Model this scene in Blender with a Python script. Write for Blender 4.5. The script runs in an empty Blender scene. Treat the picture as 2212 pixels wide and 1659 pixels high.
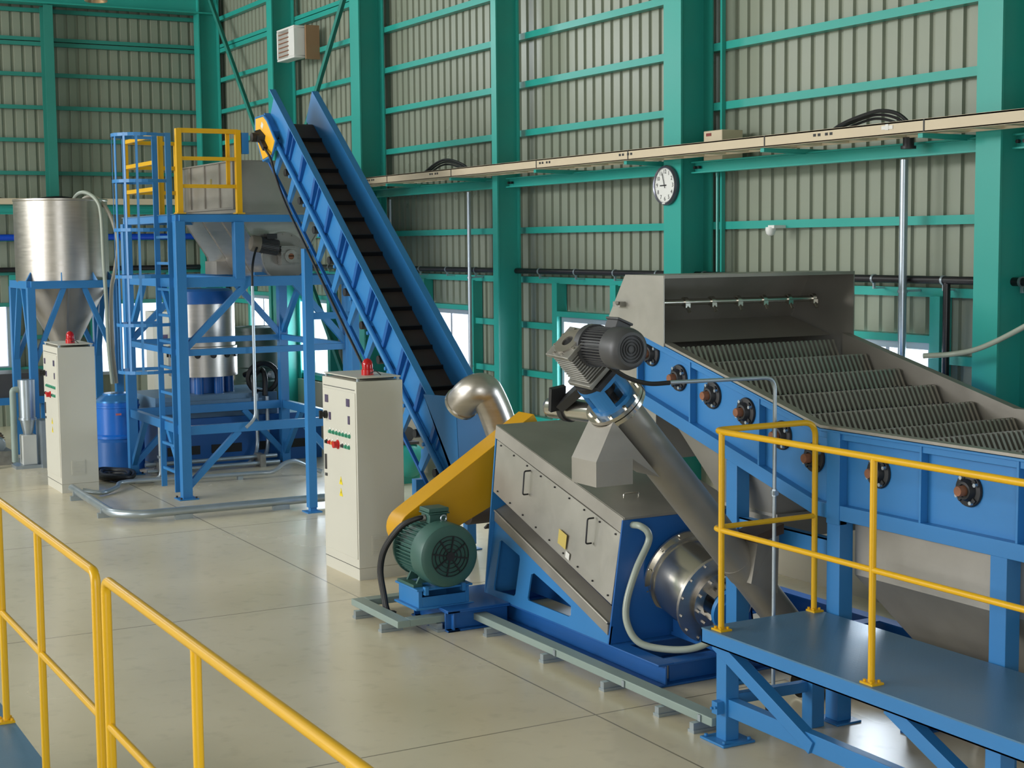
import bpy, math, random
from mathutils import Vector, Matrix
from mathutils.geometry import tessellate_polygon
random.seed(4)
S = bpy.context.scene
COL = S.collection
PI = math.pi

# ------------------------------------------------------------------ camera
YAW, PITCH, ROLL = -0.504823, -0.0913762, -0.00983944
fw = Vector((math.cos(PITCH) * math.cos(YAW), math.cos(PITCH) * math.sin(YAW), math.sin(PITCH)))
rt = Vector((math.sin(YAW), -math.cos(YAW), 0))
up = rt.cross(fw)
r2 = rt * math.cos(ROLL) + up * math.sin(ROLL)
u2 = -rt * math.sin(ROLL) + up * math.cos(ROLL)
cam = bpy.data.cameras.new('camera')
cam.sensor_width = 36
cam.lens = 3308.0 / 2212 * 36
cam.clip_end = 200
camo = bpy.data.objects.new('camera', cam)
COL.objects.link(camo)
m3 = Matrix((r2, u2, -fw)).transposed()
camo.matrix_world = Matrix.Translation((0, 0, 2.78)) @ m3.to_4x4()
S.camera = camo

# ------------------------------------------------------------------ world, lights, exposure
S.view_settings.view_transform = 'Standard'
S.view_settings.look = 'None'
S.view_settings.exposure = -0.26
S.view_settings.gamma = 1.0
S.view_settings.use_curve_mapping = False
S.cycles.use_denoising = True
S.cycles.max_bounces = 8
S.cycles.diffuse_bounces = 5
S.cycles.sample_clamp_indirect = 6
w = bpy.data.worlds.new('sky')
S.world = w
w.use_nodes = True
bg = w.node_tree.nodes['Background']
bg.inputs[0].default_value = (0.86, 0.93, 1.0, 1)
bg.inputs[1].default_value = 2.2


def area(name, loc, size, rot, power, color=(1, 1, 1)):
    l = bpy.data.lights.new(name, 'AREA')
    l.shape = 'RECTANGLE'
    l.size, l.size_y = size
    l.energy = power
    l.color = color
    o = bpy.data.objects.new(name, l)
    o.location = loc
    o.rotation_euler = rot
    COL.objects.link(o)
    return o


# daylight through the high windows and the open door of the far (+Y) side of the hall
for x, pw in ((9.0, 800), (15.5, 1000), (21.6, 1000)):
    area('daylight_high_window', (x, 13.95, 7.0), (5.6, 2.6), (PI / 2, 0, PI), pw, (1, .995, .98))
area('daylight_door', (14.5, 13.95, 2.3), (5.2, 4.4), (PI / 2, 0, PI), 820, (.96, .98, 1))
# added fill light behind the camera, lifts the sides that face it
area('rear_fill_light', (-2.95, 2.5, 2.6), (5.6, 4.6), (PI / 2, 0, -PI / 2), 380, (.96, .98, 1))
# daylight through the high windows of the end wall, left of the view
for y in (-1.3, 4.4):
    area('daylight_end_window', (24.70, y, 6.5), (2.6, 1.5), (PI / 2, 0, PI / 2), 120, (.92, .96, 1))
# daylight through the windows of the machine-side wall
for x, sx in ((20.6, 1.3), (22.7, .9), (16.2, 1.3), (13.1, .95), (8.8, .9), (5.0, 1.2)):
    area('daylight_low_window', (x, -8.3, 1.5), (sx, 1.0), (-PI / 2, 0, PI), 60, (.86, .93, 1))


# ------------------------------------------------------------------ helpers
def lin(c):
    c = c / 255
    return c / 12.92 if c <= .04045 else ((c + .055) / 1.055) ** 2.4


MATS = {}


def mat(name, rgb, rough=.5, metal=0.0, var=.06, scale=3.0, bump=0.0, bscale=60.0, stretch=None, coat=0.0, rvar=.08):
    if name in MATS:
        return MATS[name]
    m = bpy.data.materials.new(name)
    m.use_nodes = True
    nt = m.node_tree
    b = nt.nodes['Principled BSDF']
    c = tuple(lin(v) for v in rgb)
    tc = nt.nodes.new('ShaderNodeTexCoord')
    src = tc.outputs['Object']
    if stretch:
        mp = nt.nodes.new('ShaderNodeMapping')
        mp.inputs['Scale'].default_value = stretch
        nt.links.new(src, mp.inputs[0])
        src = mp.outputs[0]
    n = nt.nodes.new('ShaderNodeTexNoise')
    n.inputs['Scale'].default_value = scale
    n.inputs['Detail'].default_value = 6
    nt.links.new(src, n.inputs['Vector'])
    mx = nt.nodes.new('ShaderNodeMix')
    mx.data_type = 'RGBA'
    mx.inputs['A'].default_value = tuple(v * (1 - var * 2) for v in c) + (1,)
    mx.inputs['B'].default_value = tuple(min(1, v * (1 + var * 2)) for v in c) + (1,)
    nt.links.new(n.outputs['Fac'], mx.inputs['Factor'])
    nt.links.new(mx.outputs['Result'], b.inputs['Base Color'])
    mr = nt.nodes.new('ShaderNodeMapRange')
    mr.inputs['To Min'].default_value = max(.03, rough - rvar)
    mr.inputs['To Max'].default_value = rough + rvar
    nt.links.new(n.outputs['Fac'], mr.inputs['Value'])
    nt.links.new(mr.outputs[0], b.inputs['Roughness'])
    b.inputs['Metallic'].default_value = metal
    b.inputs['Coat Weight'].default_value = coat
    b.inputs['Coat Roughness'].default_value = .15
    if bump:
        n2 = nt.nodes.new('ShaderNodeTexNoise')
        n2.inputs['Scale'].default_value = bscale
        nt.links.new(src, n2.inputs['Vector'])
        bp = nt.nodes.new('ShaderNodeBump')
        bp.inputs['Strength'].default_value = bump
        bp.inputs['Distance'].default_value = .01
        nt.links.new(n2.outputs['Fac'], bp.inputs['Height'])
        nt.links.new(bp.outputs[0], b.inputs['Normal'])
    MATS[name] = m
    return m


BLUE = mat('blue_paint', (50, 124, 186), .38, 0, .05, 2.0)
BLUEDK = mat('shaded_blue_paint', (30, 92, 162), .36, 0, .06, 2.0)  # same blue in its shaded tone, shade put into the colour
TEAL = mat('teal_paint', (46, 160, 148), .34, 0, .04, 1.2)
TEALDK = mat('dark_teal_paint', (46, 132, 120), .45, 0, .08, 1.2)  # darker, rougher teal for the end wall and braces
YEL = mat('yellow_paint', (224, 172, 14), .34, 0, .04, 3.0)
YELD = mat('guard_yellow_paint', (212, 156, 10), .42, 0, .05, 2.0)
STEEL = mat('stainless_steel', (170, 166, 158), .40, .65, .10, 3.0, .06, 25)
STEELD = mat('dull_stainless_steel', (156, 151, 143), .46, .6, .16, 2.5, .08, 20)
STEELB = mat('bright_stainless_steel', (205, 200, 190), .22, .95, .05, 3.0)
STEELH = mat('brushed_stainless_steel', (190, 184, 176), .34, .9, .08, 4.0, .05, 40, (1, 1, 8))
GALV = mat('galvanised_steel', (172, 182, 190), .34, .7, .08, 6.0)
GREEN = mat('motor_green_paint', (58, 96, 88), .42, 0, .06, 5.0)
BLACK = mat('black_rubber', (22, 22, 24), .5, 0, .1, 5.0)
DARK = mat('dark_cast_iron', (46, 46, 48), .5, .35, .15, 8.0)
DKGREY = mat('dark_grey_motor_paint', (72, 72, 74), .42, .1, .08, 6.0)
ALU = mat('cast_aluminium', (150, 148, 142), .48, .6, .2, 14.0, .1, 40)
BROWN = mat('rusty_brown_steel', (140, 92, 66), .6, .2, .2, 20.0)
CAB = mat('cabinet_grey_paint', (205, 202, 190), .45, 0, .02, 2.0, .05, 220)
CREAM = mat('cream_paint', (206, 190, 162), .5, 0, .04, 3.0)
WHITE = mat('white_plastic', (228, 228, 224), .4, 0, .02, 2.0)
BELT = mat('belt_rubber', (62, 50, 44), .6, 0, .2, 4.0)
HOSE = mat('translucent_hose', (156, 164, 152), .35, 0, .06, 6.0)
DUCT = mat('grey_green_duct_paint', (140, 156, 150), .42, 0, .05, 3.0)
PIPEBLK = mat('black_pipe_paint', (30, 26, 30), .35, 0, .1, 4.0)
PIPEBLUE = mat('blue_pipe_paint', (10, 70, 190), .4, 0, .05, 4.0)
TANK = mat('dark_green_tank_paint', (38, 62, 56), .4, 0, .1, 3.0)
RED = mat('red_plastic', (196, 26, 30), .25, 0, .03, 3.0)
GRN = mat('green_button', (60, 150, 120), .35, 0, .03, 3.0)
ORG = mat('orange_button', (224, 120, 40), .35, 0, .03, 3.0)
PURP = mat('meter_glass', (84, 74, 104), .2, 0, .05, 3.0)
ALUW = mat('window_aluminium', (170, 178, 190), .4, .4, .04, 3.0)
YSTK = mat('yellow_sticker', (236, 214, 40), .45, 0, .02, 3.0)
WSTK = mat('white_sticker', (224, 222, 216), .45, 0, .02, 3.0)
CONC = mat('concrete_dado', (196, 186, 164), .75, 0, .07, 1.5, .1, 12)
ROOFM = mat('roof_sheet', (150, 152, 140), .6, 0, .04, 2.0)


def deckmat():
    m = mat('chequer_plate_blue', (84, 124, 156), .36, .15, .10, 3.0)
    nt = m.node_tree
    b = nt.nodes['Principled BSDF']
    tc = nt.nodes.new('ShaderNodeTexCoord')
    mp = nt.nodes.new('ShaderNodeMapping')
    mp.inputs['Rotation'].default_value = (0, 0, .785)
    mp.inputs['Scale'].default_value = (46, 46, 46)
    nt.links.new(tc.outputs['Object'], mp.inputs[0])
    ch = nt.nodes.new('ShaderNodeTexChecker')
    ch.inputs['Scale'].default_value = 1
    nt.links.new(mp.outputs[0], ch.inputs['Vector'])
    bp = nt.nodes.new('ShaderNodeBump')
    bp.inputs['Strength'].default_value = 1.0
    bp.inputs['Distance'].default_value = .006
    nt.links.new(ch.outputs['Fac'], bp.inputs['Height'])
    nt.links.new(bp.outputs[0], b.inputs['Normal'])
    return m


DECK = deckmat()


def sidingmat():
    m = mat('cream_siding', (142, 148, 132), .30, 0, .03, .7)
    return m


SIDING = sidingmat()


def floormat():
    m = bpy.data.materials.new('coated_concrete_floor')
    m.use_nodes = True
    nt = m.node_tree
    b = nt.nodes['Principled BSDF']
    tc = nt.nodes.new('ShaderNodeTexCoord')
    N = nt.nodes.new

    def noise(scale, detail=5):
        n = N('ShaderNodeTexNoise')
        n.inputs['Scale'].default_value = scale
        n.inputs['Detail'].default_value = detail
        nt.links.new(tc.outputs['Object'], n.inputs['Vector'])
        return n
    n1, n2 = noise(.55), noise(7, 8)
    r = N('ShaderNodeValToRGB')
    r.color_ramp.elements[0].position = .3
    r.color_ramp.elements[0].color = (lin(208), lin(195), lin(166), 1)
    r.color_ramp.elements[1].position = .7
    r.color_ramp.elements[1].color = (lin(224), lin(212), lin(186), 1)
    nt.links.new(n1.outputs['Fac'], r.inputs[0])
    r3 = N('ShaderNodeValToRGB')
    r3.color_ramp.elements[0].position = .28
    r3.color_ramp.elements[0].color = (.72, .72, .72, 1)
    r3.color_ramp.elements[1].position = .45
    r3.color_ramp.elements[1].color = (1, 1, 1, 1)
    nt.links.new(n2.outputs['Fac'], r3.inputs[0])
    mul = N('ShaderNodeMix')
    mul.data_type = 'RGBA'
    mul.blend_type = 'MULTIPLY'
    mul.inputs['Factor'].default_value = .35
    nt.links.new(r.outputs[0], mul.inputs['A'])
    nt.links.new(r3.outputs[0], mul.inputs['B'])
    sep = N('ShaderNodeSeparateXYZ')
    nt.links.new(tc.outputs['Object'], sep.inputs[0])

    def line(out, off):
        a = N('ShaderNodeMath'); a.operation = 'ADD'; a.inputs[1].default_value = off
        nt.links.new(out, a.inputs[0])
        p = N('ShaderNodeMath'); p.operation = 'PINGPONG'; p.inputs[1].default_value = 1.755
        nt.links.new(a.outputs[0], p.inputs[0])
        c = N('ShaderNodeMath'); c.operation = 'LESS_THAN'; c.inputs[1].default_value = .006
        nt.links.new(p.outputs[0], c.inputs[0])
        return c
    lx, ly = line(sep.outputs['X'], -7.51 + 3.51 * 10), line(sep.outputs['Y'], 4.693 + 3.51 * 10)
    mxm = N('ShaderNodeMath'); mxm.operation = 'MAXIMUM'
    nt.links.new(lx.outputs[0], mxm.inputs[0]); nt.links.new(ly.outputs[0], mxm.inputs[1])
    j = N('ShaderNodeMix'); j.data_type = 'RGBA'
    j.inputs['B'].default_value = (lin(138), lin(130), lin(110), 1)
    nt.links.new(mul.outputs['Result'], j.inputs['A'])
    nt.links.new(mxm.outputs[0], j.inputs['Factor'])
    nt.links.new(j.outputs['Result'], b.inputs['Base Color'])
    mr = N('ShaderNodeMapRange')
    mr.inputs['To Min'].default_value = .16
    mr.inputs['To Max'].default_value = .34
    nt.links.new(n1.outputs['Fac'], mr.inputs['Value'])
    nt.links.new(mr.outputs[0], b.inputs['Roughness'])
    return m


FLOOR = floormat()


def glassmat():
    m = bpy.data.materials.new('window_glass')
    m.use_nodes = True
    nt = m.node_tree
    nt.nodes.remove(nt.nodes['Principled BSDF'])
    t = nt.nodes.new('ShaderNodeBsdfTransparent')
    t.inputs[0].default_value = (.96, .98, 1, 1)
    g = nt.nodes.new('ShaderNodeBsdfGlossy')
    g.inputs['Roughness'].default_value = .05
    mx = nt.nodes.new('ShaderNodeMixShader')
    mx.inputs[0].default_value = .06
    nt.links.new(t.outputs[0], mx.inputs[1])
    nt.links.new(g.outputs[0], mx.inputs[2])
    nt.links.new(mx.outputs[0], nt.nodes['Material Output'].inputs[0])
    return m


GLASS = glassmat()


def beaconmat():
    m = bpy.data.materials.new('red_lens')
    m.use_nodes = True
    b = m.node_tree.nodes['Principled BSDF']
    b.inputs['Base Color'].default_value = (.65, .01, .015, 1)
    b.inputs['Roughness'].default_value = .12
    b.inputs['Transmission Weight'].default_value = .35
    return m


LENS = beaconmat()


class MB:
    def __init__(s):
        s.v, s.f = [], []

    def add(s, vs, fs):
        n = len(s.v)
        s.v += [Vector(p) for p in vs]
        s.f += [[n + i for i in f] for f in fs]
        return s

    def box(s, x0, x1, y0, y1, z0, z1):
        x0, x1 = min(x0, x1), max(x0, x1); y0, y1 = min(y0, y1), max(y0, y1); z0, z1 = min(z0, z1), max(z0, z1)
        return s.add([(x0, y0, z0), (x1, y0, z0), (x1, y1, z0), (x0, y1, z0), (x0, y0, z1), (x1, y0, z1), (x1, y1, z1), (x0, y1, z1)],
                     [(0, 3, 2, 1), (4, 5, 6, 7), (0, 1, 5, 4), (1, 2, 6, 5), (2, 3, 7, 6), (3, 0, 4, 7)])

    def frame(s, p, q, upv):
        d = (Vector(q) - Vector(p)).normalized()
        u = Vector(upv)
        if abs(d.dot(u.normalized())) > .99:
            u = Vector((1, 0, 0)) if abs(d.x) < .9 else Vector((0, 1, 0))
        a = d.cross(u).normalized()
        return d, a, a.cross(d).normalized()

    def bar(s, p, q, w, h, upv=(0, 0, 1)):
        p, q = Vector(p), Vector(q)
        d, a, b = s.frame(p, q, upv)
        vs = [e + a * sx * w / 2 + b * sz * h / 2 for e in (p, q) for sx, sz in ((-1, -1), (1, -1), (1, 1), (-1, 1))]
        return s.add(vs, [(0, 1, 2, 3), (7, 6, 5, 4), (0, 4, 5, 1), (1, 5, 6, 2), (2, 6, 7, 3), (3, 7, 4, 0)])

    def channel(s, p, q, w, h, t=.012, side=1, upv=(0, 0, 1)):
        p, q = Vector(p), Vector(q)
        d, a, b = s.frame(p, q, upv)
        s.bar(p + a * side * -(w / 2 - t / 2), q + a * side * -(w / 2 - t / 2), t, h, upv)
        for k in (-1, 1):
            s.bar(p + b * k * (h / 2 - t / 2), q + b * k * (h / 2 - t / 2), w, t, upv)
        return s

    def ibeam(s, p, q, w, h, t=.015, upv=(0, 0, 1)):
        p, q = Vector(p), Vector(q)
        d, a, b = s.frame(p, q, upv)
        s.bar(p, q, t, h - 2 * t, upv)
        for k in (-1, 1):
            s.bar(p + b * k * (h / 2 - t / 2), q + b * k * (h / 2 - t / 2), w, t, upv)
        return s

    def tube(s, pts, r, seg=12, caps=True, closed=False):
        pts = [Vector(p) for p in pts]
        n = len(pts)
        rs = r if isinstance(r, (list, tuple)) else [r] * n
        tang = []
        for i in range(n):
            if closed:
                t = pts[(i + 1) % n] - pts[i - 1]
            else:
                t = pts[min(i + 1, n - 1)] - pts[max(i - 1, 0)]
            tang.append(t.normalized())
        ref = Vector((0, 0, 1)) if abs(tang[0].z) < .9 else Vector((1, 0, 0))
        a = tang[0].cross(ref).normalized()
        vs = []
        for i in range(n):
            t = tang[i]
            a = (a - t * a.dot(t)).normalized()
            b = t.cross(a)
            for k in range(seg):
                th = 2 * PI * k / seg
                vs.append(pts[i] + (a * math.cos(th) + b * math.sin(th)) * rs[i])
        fs = []
        for i in range(n if closed else n - 1):
            j = (i + 1) % n
            for k in range(seg):
                l = (k + 1) % seg
                fs.append((i * seg + k, i * seg + l, j * seg + l, j * seg + k))
        if caps and not closed:
            fs.append(tuple(range(seg))[::-1])
            fs.append(tuple((n - 1) * seg + k for k in range(seg)))
        return s.add(vs, fs)

    def cyl(s, p, q, r, r2=None, seg=20, caps=True):
        return s.tube([p, q], [r, r if r2 is None else r2], seg, caps)

    def lathe(s, p, axis, prof, seg=24):
        p = Vector(p); d = Vector(axis).normalized()
        ref = Vector((0, 0, 1)) if abs(d.z) < .9 else Vector((1, 0, 0))
        a = d.cross(ref).normalized(); b = d.cross(a)
        vs = []
        for r, h in prof:
            for k in range(seg):
                th = 2 * PI * k / seg
                vs.append(p + d * h + (a * math.cos(th) + b * math.sin(th)) * max(r, 1e-4))
        fs = []
        for i in range(len(prof) - 1):
            for k in range(seg):
                l = (k + 1) % seg
                fs.append((i * seg + k, (i + 1) * seg + k, (i + 1) * seg + l, i * seg + l))
        return s.add(vs, fs)

    def ring(s, p, axis, r0, r1, h, seg=28):
        return s.lathe(p, axis, [(r0, 0), (r1, 0), (r1, h), (r0, h), (r0, 0)], seg)

    def ext(s, poly, vec, holes=()):
        loops = [[Vector(p) for p in poly]] + [[Vector(p) for p in h] for h in holes]
        tri = tessellate_polygon(loops)
        flat = [p for l in loops for p in l]
        n = len(flat)
        v = Vector(vec)
        fs = [tuple(t) for t in tri] + [tuple(n + i for i in t[::-1]) for t in tri]
        o = 0
        for l in loops:
            for i in range(len(l)):
                j = (i + 1) % len(l)
                fs.append((o + i, o + j, n + o + j, n + o + i))
            o += len(l)
        return s.add(flat + [p + v for p in flat], fs)

    def hull(s, a, b):
        """two quads (4 pts each) joined to a solid"""
        return s.add(list(a) + list(b), [(0, 1, 2, 3), (7, 6, 5, 4), (0, 4, 5, 1), (1, 5, 6, 2), (2, 6, 7, 3), (3, 7, 4, 0)])

    def finned(s, p, q, r, n, fl, t=.006, a0=0.0):
        p, q = Vector(p), Vector(q)
        d, a, b = s.frame(p, q, (0, 0, 1))
        s.cyl(p, q, r, seg=28)
        for k in range(n):
            th = a0 + 2 * PI * k / n
            e = a * math.cos(th) + b * math.sin(th)
            s.bar(p + e * (r + fl / 2), q + e * (r + fl / 2), t, fl, e)
        return s

    def bolts(s, p, axis, rad, n, r=.012, h=.015, a0=0.3):
        p = Vector(p); d = Vector(axis).normalized()
        ref = Vector((0, 0, 1)) if abs(d.z) < .9 else Vector((1, 0, 0))
        a = d.cross(ref).normalized(); b = d.cross(a)
        for k in range(n):
            th = a0 + 2 * PI * k / n
            e = p + (a * math.cos(th) + b * math.sin(th)) * rad
            s.cyl(e, e + d * h, r, seg=6)
        return s


ORIG = {}


def link(name, mb, material, org, parent=None, bev=0.0, smooth=.6):
    me = bpy.data.meshes.new(name)
    org = Vector(org)
    me.from_pydata([tuple(p - org) for p in mb.v], [], mb.f)
    me.validate()
    bmfix(me)
    me.materials.append(material)
    me.polygons.foreach_set('use_smooth', [True] * len(me.polygons))
    me.set_sharp_from_angle(angle=smooth)
    o = bpy.data.objects.new(name, me)
    COL.objects.link(o)
    if parent is not None:
        o.parent = parent
        ORIG[o.name] = org
    else:
        o.location = org
        ORIG[o.name] = org
    if bev:
        md = o.modifiers.new('bevel', 'BEVEL')
        md.width = bev
        md.segments = 2
        md.limit_method = 'ANGLE'
    return o


import bmesh


def bmfix(me):
    bm = bmesh.new()
    bm.from_mesh(me)
    bmesh.ops.recalc_face_normals(bm, faces=bm.faces)
    bm.to_mesh(me)
    bm.free()


def part(name, mb, material, parent, label=None, bev=0.0, smooth=.6):
    o = link(name, mb, material, ORIG[parent.name], parent, bev, smooth)
    if label:
        o['label'] = label
    return o


def thing(name, label, cat, loc, group=None):
    o = bpy.data.objects.new(name, None)
    o.empty_display_size = .1
    COL.objects.link(o)
    o.location = loc
    ORIG[o.name] = Vector(loc)
    o['label'] = label
    o['category'] = cat
    if group:
        o['group'] = group
    return o


def solo(name, mb, material, label, cat, group=None, org=None, bev=0.0, smooth=.6):
    if org is None:
        zs = min(p.z for p in mb.v)
        org = (sum(p.x for p in mb.v) / len(mb.v), sum(p.y for p in mb.v) / len(mb.v), zs)
    o = link(name, mb, material, org, None, bev, smooth)
    o['label'] = label
    o['category'] = cat
    if group:
        o['group'] = group
    return o


def struct(name, mb, material, org=(0, 0, 0), smooth=.6, label=None):
    o = link(name, mb, material, org, None, 0, smooth)
    o['kind'] = 'structure'
    if label:
        o['label'] = label
    return o


def copy_tree(o, off, parent=None):
    c = o.copy()
    COL.objects.link(c)
    if parent is None:
        c.location = o.location + Vector(off)
        ORIG[c.name] = ORIG[o.name] + Vector(off)
    else:
        c.parent = parent
        ORIG[c.name] = ORIG[o.name] + Vector(off)
    for ch in list(o.children):
        copy_tree(ch, off, c)
    return c


def arc(c, r, a0, a1, n, ax, ay):
    c, ax, ay = Vector(c), Vector(ax), Vector(ay)
    return [c + (ax * math.cos(a0 + (a1 - a0) * i / n) + ay * math.sin(a0 + (a1 - a0) * i / n)) * r for i in range(n + 1)]


def bend(pts, r, n=6):
    """polyline with rounded corners"""
    pts = [Vector(p) for p in pts]
    out = [pts[0]]
    for i in range(1, len(pts) - 1):
        a, b, c = pts[i - 1], pts[i], pts[i + 1]
        d1, d2 = (a - b).normalized(), (c - b).normalized()
        k = min(r, (a - b).length * .48, (c - b).length * .48)
        p1, p2 = b + d1 * k, b + d2 * k
        for j in range(n + 1):
            t = j / n
            out.append(p1 * (1 - t) ** 2 + b * 2 * t * (1 - t) + p2 * t * t)
    out.append(pts[-1])
    return out


def smoothline(pts, n=8):
    """Catmull-Rom"""
    P = [Vector(p) for p in pts]
    P = [P[0] * 2 - P[1]] + P + [P[-1] * 2 - P[-2]]
    out = []
    for i in range(1, len(P) - 2):
        for j in range(n):
            t = j / n
            a, b, c, d = P[i - 1], P[i], P[i + 1], P[i + 2]
            out.append(.5 * ((2 * b) + (c - a) * t + (2 * a - 5 * b + 4 * c - d) * t * t + (3 * b - a - 3 * c + d) * t ** 3))
    out.append(P[-2])
    return out


# ================================================================== the hall
mb = MB().box(-3, 26, -8.6, 14.2, -.15, 0)
struct('floor', mb, FLOOR)
struct('ceiling', MB().box(-3, 26, -8.6, 14.2, 9.0, 9.1), ROOFM)
ZG = [.90, 1.39, 1.91, 2.395, 2.92, 3.435, 3.95, 4.46, 4.965, 5.47, 5.94, 6.45, 6.96, 7.47]
WIN = [(4.4, 5.6), (8.3, 9.3), (12.66, 13.58), (15.6, 16.85), (19.95, 21.3), (22.2, 23.1)]
WZ0, WZ1 = .97, 2.02


def siding(u0, u1, z0, z1, pos, mb, p=.166, d=.026):
    """trapezoid cladding; pos(u, depth, z) -> point"""
    n = int(math.floor((u1 - u0) / p + 1e-6))
    prof = []
    u = u0
    while u < u1 - 1e-6:
        for du, dd in ((0, 0), (.108, 0), (.114, d), (.160, d), (.166, 0)):
            if u + du <= u1 + 1e-6:
                prof.append((u + du, dd))
        u += p
    prof.append((u1, 0))
    q = [prof[0]]
    for a in prof[1:]:
        if a[0] - q[-1][0] > 1e-5:
            q.append(a)
    k = len(q)
    vs = [pos(a, b, z0) for a, b in q] + [pos(a, b, z1) for a, b in q]
    mb.add(vs, [(i, i + 1, k + i + 1, k + i) for i in range(k - 1)])


def grid16(u0, u1):
    """snap ranges to the cladding pitch so that neighbouring sheets line up"""
    return u0, u1


posR = lambda u, d, z: (u, -8.2 - d, z)
mb = MB()
X0 = 2.0
cuts = []
x = X0
for a, b in WIN:
    a2, b2 = X0 + round((a - X0) / .166) * .166, X0 + round((b - X0) / .166) * .166
    cuts.append((a2, b2))
    siding(x, a2, .88, 8.98, posR, mb)
    siding(a2, b2, WZ1, 8.98, posR, mb)
    x = b2
siding(x, X0 + .166 * 137, .88, 8.98, posR, mb)
wallR = struct('wall_right', mb, SIDING)
mb = MB().box(2, 24.9, -8.42, -8.06, 0, .85).box(2, 24.9, -8.42, -8.16, .85, .90)
d = part('dado', mb, CONC, wallR, 'pale concrete upstand under the cladding')
for z in ZG:
    segs = [(2.0, 24.8)]
    if 1.0 < z < 2.1:
        segs = []
        x = 2.0
        for a, b in cuts:
            segs.append((x, a - .1)); x = b + .1
        segs.append((x, 24.8))
    g = MB()
    for a, b in segs:
        g.box(a, b, -8.19, -8.1, z - .033, z + .033)
    if abs(z - 5.94) < .01:
        g.box(2, 24.8, -8.19, -8.1, z + .045, z + .10)
    part('girt', g, TEAL, wallR)

for i, (a, b) in enumerate(cuts):
    fr = MB()
    t = .05
    fr.box(a, a + t, -8.19, -8.12, WZ0 - .07, WZ1).box(b - t, b, -8.19, -8.12, WZ0 - .07, WZ1)
    fr.box(a + t, b - t, -8.19, -8.12, WZ1 - t, WZ1).box(a + t, b - t, -8.19, -8.12, WZ0 - .07, WZ0)
    c = (a + b) / 2
    fr.box(c - .02, c + .02, -8.18, -8.14, WZ0, WZ1 - t)
    wn = struct('window_%d' % (i + 1), fr, ALUW, ((a + b) / 2, -8.15, WZ0))
    part('pane', MB().box(a + t, b - t, -8.166, -8.160, WZ0, WZ1 - t), GLASS, wn)
    s = MB()
    for xx in (a - .06, b + .06):
        s.box(xx - .05, xx + .05, -8.19, -8.07, .9, 2.37)
    s.box(a - .01, b + .01, -8.19, -8.07, WZ1 + .005, WZ1 + .06)
    part('surround', s, TEAL, wn, 'teal steel posts and lintel')

# left (end) wall
WL = 24.75
posL = lambda u, d, z: (WL + d, u, z)
mb = MB()
YW = [(-7.24, -5.96), (-4.68, -3.4)]
SILL = (.74, .90)
y = -8.2
for (a, b), sz in zip(YW, SILL):
    a, b = -8.2 + round((a + 8.2) / .166) * .166, -8.2 + round((b + 8.2) / .166) * .166
    siding(y, a, 0, 8.98, posL, mb)
    siding(a, b, 0, sz, posL, mb)
    siding(a, b, 1.93, 8.98, posL, mb)
    y = b
siding(y, -2.6, 0, 8.98, posL, mb)
for a, b in ((-2.6, 0.0), (3.1, 5.7)):
    siding(a, b, 0, 5.75, posL, mb)
    siding(a, b, 7.25, 8.98, posL, mb)
siding(0.0, 3.1, 0, 8.98, posL, mb)
siding(5.7, 13.9, 0, 8.98, posL, mb)
wallL = struct('wall_left', mb, SIDING)
for z in ZG:
    segs = [(-8.15, 13.5)] if not 5.7 < z < 7.3 else [(-8.15, -2.6), (0, 3.1), (5.7, 13.5)]
    if .8 < z < 1.0:
        segs = [(-8.15, -7.3), (-5.88, 13.5)]
    if 1.0 < z < 1.85:
        segs = [(-8.15, -7.3), (-5.88, -4.75), (-3.3, 13.5)]
    g = MB()
    for a, b in segs:
        g.box(WL - .09, WL - .01, a, b, z - .03, z + .03)
    if abs(z - 5.94) < .01:
        g.box(WL - .09, WL - .01, -8.15, -2.6, z + .045, z + .10)
    part('girt', g, TEALDK, wallL)
for i, (a, b) in enumerate(YW):
    a, b = -8.2 + round((a + 8.2) / .166) * .166, -8.2 + round((b + 8.2) / .166) * .166
    fr = MB()
    t = .05
    sz = SILL[i]
    fr.box(WL - .05, WL + .02, a, a + t, sz, 1.93).box(WL - .05, WL + .02, b - t, b, sz, 1.93)
    fr.box(WL - .05, WL + .02, a + t, b - t, 1.88, 1.93).box(WL - .05, WL + .02, a + t, b - t, sz, sz + .05)
    wn = struct('window_%d' % (i + 7), fr, ALUW, (WL, (a + b) / 2, sz))
    part('pane', MB().box(WL - .02, WL - .015, a + t, b - t, sz + .05, 1.88), GLASS, wn)
    s = MB()
    for yy in (a - .055, b + .055):
        s.box(WL - .12, WL - .01, yy - .05, yy + .05, .0, 2.37)
    part('surround', s, TEAL, wn, 'teal steel posts')
# wall behind the camera side of the hall with its high windows and doorway
mb = MB()
Yf = 14.0
mb.box(-3, 26, Yf, Yf + .1, 8.4, 9.0).box(-3, 26, Yf, Yf + .1, 4.6, 5.6)
xs = [-3, -2.2, 4.2, 5.0, 11.4, 12.3, 18.7, 26]
for a, b in ((-3, 6.1), (11.9, 12.6), (18.4, 18.7), (24.5, 26)):
    mb.box(a, b, Yf, Yf + .1, 5.6, 8.4)
mb.box(-3, 11.8, Yf, Yf + .1, 0, 4.6).box(17.2, 26, Yf, Yf + .1, 0, 4.6)
struct('wall_front', mb, SIDING)
struct('wall_back', MB().box(-3.1, -3, -8.6, -.3, 0, 9).box(-3.1, -3, 5.3, 14.1, 0, 9).box(-3.1, -3, -.3, 5.3, 4.9, 9), SIDING)  # opening behind the camera added to let in the rear fill

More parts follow.
